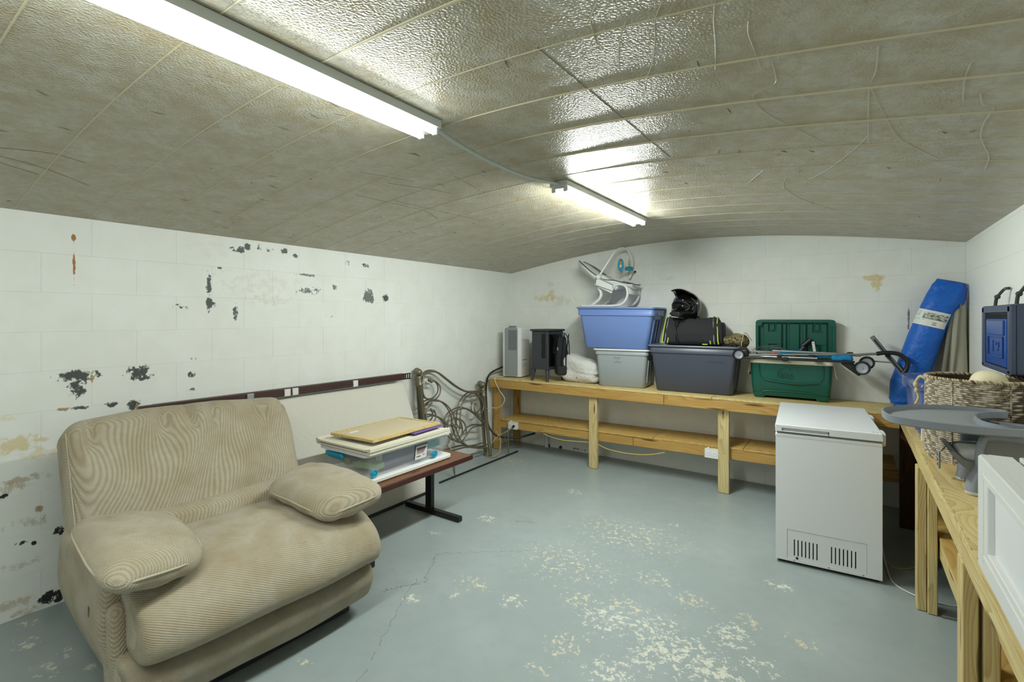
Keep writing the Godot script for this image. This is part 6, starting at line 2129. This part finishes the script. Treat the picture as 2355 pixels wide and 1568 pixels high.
func build_hung_cooler() -> void:
	var t := thing("cooler", "dark blue moulded cooler with rope ties hung on the right wall over the hamper", "cooler", Vector3(4.05, 1.225, 1.44), deg_to_rad(0))
	var L := 0.60
	var H := 0.335
	part("shell", boxed(Vector3(0.012, H / 2, 0), Vector3(0.082, H, L), 0.014), M.cooler_shell, t)
	var x := -0.032
	var st := S()
	# raised border, then a sunk panel with a raised plate and a moulded emblem
	for s in [-1, 1]:
		box(st, Vector3(x, H / 2, s * (L / 2 - 0.03)), Vector3(0.024, H - 0.01, 0.055), 0.007)
	box(st, Vector3(x, H - 0.022, 0), Vector3(0.024, 0.04, L - 0.02), 0.007)
	box(st, Vector3(x, 0.014, 0), Vector3(0.024, 0.026, L - 0.02), 0.006)
	part("border", st, M.cooler_shell, t)
	part("face_plate", boxed(Vector3(x + 0.002, H * 0.44, 0.0), Vector3(0.020, H * 0.72, L - 0.17), 0.009), M.cooler_blue, t)
	part("raised_arch", boxed(Vector3(x - 0.009, H * 0.66, 0.0), Vector3(0.008, H * 0.22, L - 0.26), 0.004), M.cooler_blue, t)
	st = S()
	for s in [[0.0, 0.175, 0.30, 0.008], [0.0, 0.075, 0.30, 0.008]]:
		box(st, Vector3(x - 0.010, s[1], s[0]), Vector3(0.006, s[3], s[2]), 0.0025)
	for z in [-0.15, 0.15]:
		box(st, Vector3(x - 0.010, 0.125, z), Vector3(0.006, 0.10, 0.008), 0.0025)
	part("emblem_frame", st, M.cooler_blue, t)
	st = S()
	for k in [[-0.06, 0.125, 0.03, 0.06], [0.0, 0.14, 0.05, 0.014], [0.03, 0.11, 0.06, 0.012], [0.06, 0.135, 0.02, 0.03]]:
		box(st, Vector3(x - 0.009, k[1], k[0]), Vector3(0.005, k[3], k[2]), 0.002)
	part("moulded_emblem", st, M.cooler_blue, t)
	part("lid_slot", boxed(Vector3(x - 0.002, H - 0.055, 0.0), Vector3(0.012, 0.018, L - 0.16), 0.004), M.void_dark, t)
	for z in [-0.26, 0.27]:
		part("bottom_wheel", tubed([Vector3(0.0, 0.012, z), Vector3(0.03, 0.012, z)], 0.02, 12), M.black_plastic, t)
	# ropes knotted through the top, hooked to nails
	for k in [[-0.235, -0.19, 0.088], [0.18, 0.31, 0.10]]:
		var r := part("rope_tie", tubed(curve([Vector3(0.0, H - 0.01, k[0]), Vector3(0.004, H + 0.04, k[0] + 0.005), Vector3(0.012, H + 0.06, k[0] + 0.02), Vector3(0.03, H + k[2], (k[0] + k[1]) * 0.5 + 0.01), Vector3(0.045, H + k[2] + 0.004, k[1] + 0.01)], 5), 0.0075, 8), M.rope_dark, t)
		part("knot", lathed([Vector2(0, -0.014), Vector2(0.010, -0.009), Vector2(0.0135, 0), Vector2(0.010, 0.009), Vector2(0, 0.014)], 12, Transform3D(Basis.IDENTITY, Vector3(0.007, H + 0.048, k[0] + 0.01))), M.rope_dark, r)
		var nl := part("nail", tubed([Vector3(4.10, 1.225 + H + k[2] - 0.002, 1.44 + k[1]), Vector3(4.075, 1.225 + H + k[2], 1.44 + k[1])], [0.003, 0.003], 6), M.steel, null)
		tag(nl, "nail in the right wall holding the %s rope of the blue cooler" % ("far" if k[0] < 0 else "near"), "nail", "nails in the right wall")


func build_cabinet() -> void:
	var t := thing("cabinet", "white wooden cabinet with a recessed door panel at the bench's near end", "cabinet", Vector3(3.90, BENCH, 3.66))
	var w := 0.385
	var h := 0.305
	var L := 1.22
	part("carcass", boxed(Vector3(0.014, h / 2 - 0.004, 0), Vector3(w - 0.03, h - 0.012, L), 0.006), M.enamel_side, t)
	part("top_panel", boxed(Vector3(0.03, h - 0.004, 0), Vector3(w - 0.07, 0.012, L), 0.002), M.enamel_side, t)
	part("front_rail", boxed(Vector3(-w / 2 + 0.028, h - 0.006, 0), Vector3(0.058, 0.014, L), 0.006), M.enamel_side, t)
	var x := -w / 2 - 0.004
	# door: frame bars round a sunk panel, with an ogee step
	for s in [-1, 1]:
		part("door_stile", boxed(Vector3(x, h / 2, s * (L / 2 - 0.055)), Vector3(0.024, h, 0.11), 0.006), M.enamel_side, t)
	part("door_rail", boxed(Vector3(x, h - 0.032, 0), Vector3(0.024, 0.064, L - 0.2), 0.006), M.enamel_side, t)
	part("door_rail", boxed(Vector3(x, 0.036, 0), Vector3(0.024, 0.072, L - 0.2), 0.006), M.enamel_side, t)
	part("door_panel", boxed(Vector3(x + 0.007, h / 2, 0), Vector3(0.008, h - 0.12, L - 0.2), 0.001), M.enamel, t)
	var st := S()
	for s in [-1, 1]:
		box(st, Vector3(x - 0.006, h / 2, s * (L / 2 - 0.075)), Vector3(0.018, h - 0.07, 0.012), 0.004)
	for y in [h - 0.045, 0.05]:
		box(st, Vector3(x - 0.006, y, 0), Vector3(0.018, 0.012, L - 0.14), 0.004)
	part("door_moulding", st, M.enamel_side, t)
	for k in 4:
		part("scuff", boxed(Vector3(x + 0.0026, 0.085 + 0.006 * k, -0.02 + 0.05 * k), Vector3(0.001, 0.03, 0.004), 0.0003, rot(Vector3(1, 0, 0), 18)), M.gasket, t)


# ---------------------------------------------------------------- cables
func build_cords() -> void:
	var c := part("black_cable", tubed(curve([Vector3(0.14, 1.0, 0.12), Vector3(0.10, 0.93, 0.30), Vector3(0.055, 0.86, 0.50), Vector3(0.025, 0.72, 0.53), Vector3(0.022, 0.5, 0.52), Vector3(0.05, 0.30, 0.53), Vector3(0.12, 0.20, 0.52), Vector3(0.20, 0.165, 0.49), Vector3(0.36, 0.16, 0.38), Vector3(0.5, 0.20, 0.25)], 7), 0.0105, 8), M.black_plastic)
	tag(c, "thick black cable hanging over the back bench's left end", "cable")
	part("power_cord", tubed(curve(in_frame(get_node("dehumidifier"), [Vector3(0.16, 0.825, 0.40), Vector3(0.13, 0.826, 0.49), Vector3(0.14, 0.78, 0.515), Vector3(0.21, 0.68, 0.52), Vector3(0.27, 0.60, 0.515), Vector3(0.24, 0.53, 0.52), Vector3(0.17, 0.49, 0.52), Vector3(0.09, 0.485, 0.53), Vector3(0.045, 0.47, 0.54)] ), 7), 0.0048, 6), M.white_cord, get_node("dehumidifier"))
	c = part("looped_cable", tubed(curve([Vector3(0.355, 0.30, 0.50), Vector3(0.33, 0.26, 0.53), Vector3(0.24, 0.2, 0.60), Vector3(0.18, 0.1, 0.66), Vector3(0.17, 0.02, 0.72), Vector3(0.26, 0.012, 0.75), Vector3(0.32, 0.06, 0.68), Vector3(0.27, 0.18, 0.60), Vector3(0.19, 0.24, 0.56)], 7), 0.004, 6), M.tan_cord)
	tag(c, "thin tan cord looping down from the left outlet box to the floor", "cable")
	c = part("yellow_cable", tubed(curve([Vector3(0.63, 0.275, 0.40), Vector3(0.78, 0.235, 0.41), Vector3(0.95, 0.222, 0.42), Vector3(1.15, 0.235, 0.42), Vector3(1.3, 0.24, 0.41), Vector3(1.45, 0.205, 0.42), Vector3(1.65, 0.195, 0.42), Vector3(1.85, 0.215, 0.42), Vector3(2.0, 0.255, 0.40)], 6), 0.0042, 6), M.yellow_cable)
	tag(c, "yellow cable sagging under the back bench's low shelf", "cable")
	c = part("drain_pipe", tubed([Vector3(0.52, 0.0, 0.03), Vector3(0.52, 0.24, 0.03)], 0.022, 12), M.white_plastic)
	tag(c, "short white pipe standing at the foot of the back wall under the shelf", "pipe")
	c = part("black_connector", boxed(Vector3(0.575, 0.235, 0.06), Vector3(0.035, 0.055, 0.05), 0.006), M.black_plastic)
	tag(c, "small black connector under the shelf beside the white pipe", "connector")
	c = part("freezer_cord", tubed(curve([Vector3(3.56, 0.10, 1.05), Vector3(3.575, 0.03, 1.22), Vector3(3.60, 0.006, 1.40), Vector3(3.68, 0.006, 1.50), Vector3(3.77, 0.006, 1.52), Vector3(3.86, 0.006, 1.50), Vector3(3.88, 0.05, 1.47), Vector3(3.89, 0.12, 1.44)], 7), 0.0048, 6), M.white_cord)
	tag(c, "white cord running over the floor from the freezer to the right bench", "cable")
	c = part("tan_floor_cord", tubed(curve([Vector3(3.56, 0.06, 1.10), Vector3(3.60, 0.006, 1.18), Vector3(3.68, 0.006, 1.17), Vector3(3.75, 0.02, 1.10), Vector3(3.84, 0.06, 1.02)], 7), 0.0045, 6), M.tan_cord)
	tag(c, "tan cord on the floor between the freezer and the right bench's posts", "cable")
	c = part("grey_hook_cord", tubed(curve([Vector3(3.78, 0.006, 1.66), Vector3(3.84, 0.006, 1.65), Vector3(3.87, 0.02, 1.62), Vector3(3.875, 0.06, 1.6), Vector3(3.89, 0.085, 1.58)], 6), 0.007, 6), M.gasket)
	tag(c, "short grey cord curling up behind the first doubled bench post", "cable")


# world points seen from a thing's own frame
func in_frame(n: Node3D, ps: Array) -> Array:
	var inv := n.transform.affine_inverse()
	return ps.map(func(p: Vector3) -> Vector3: return inv * p)
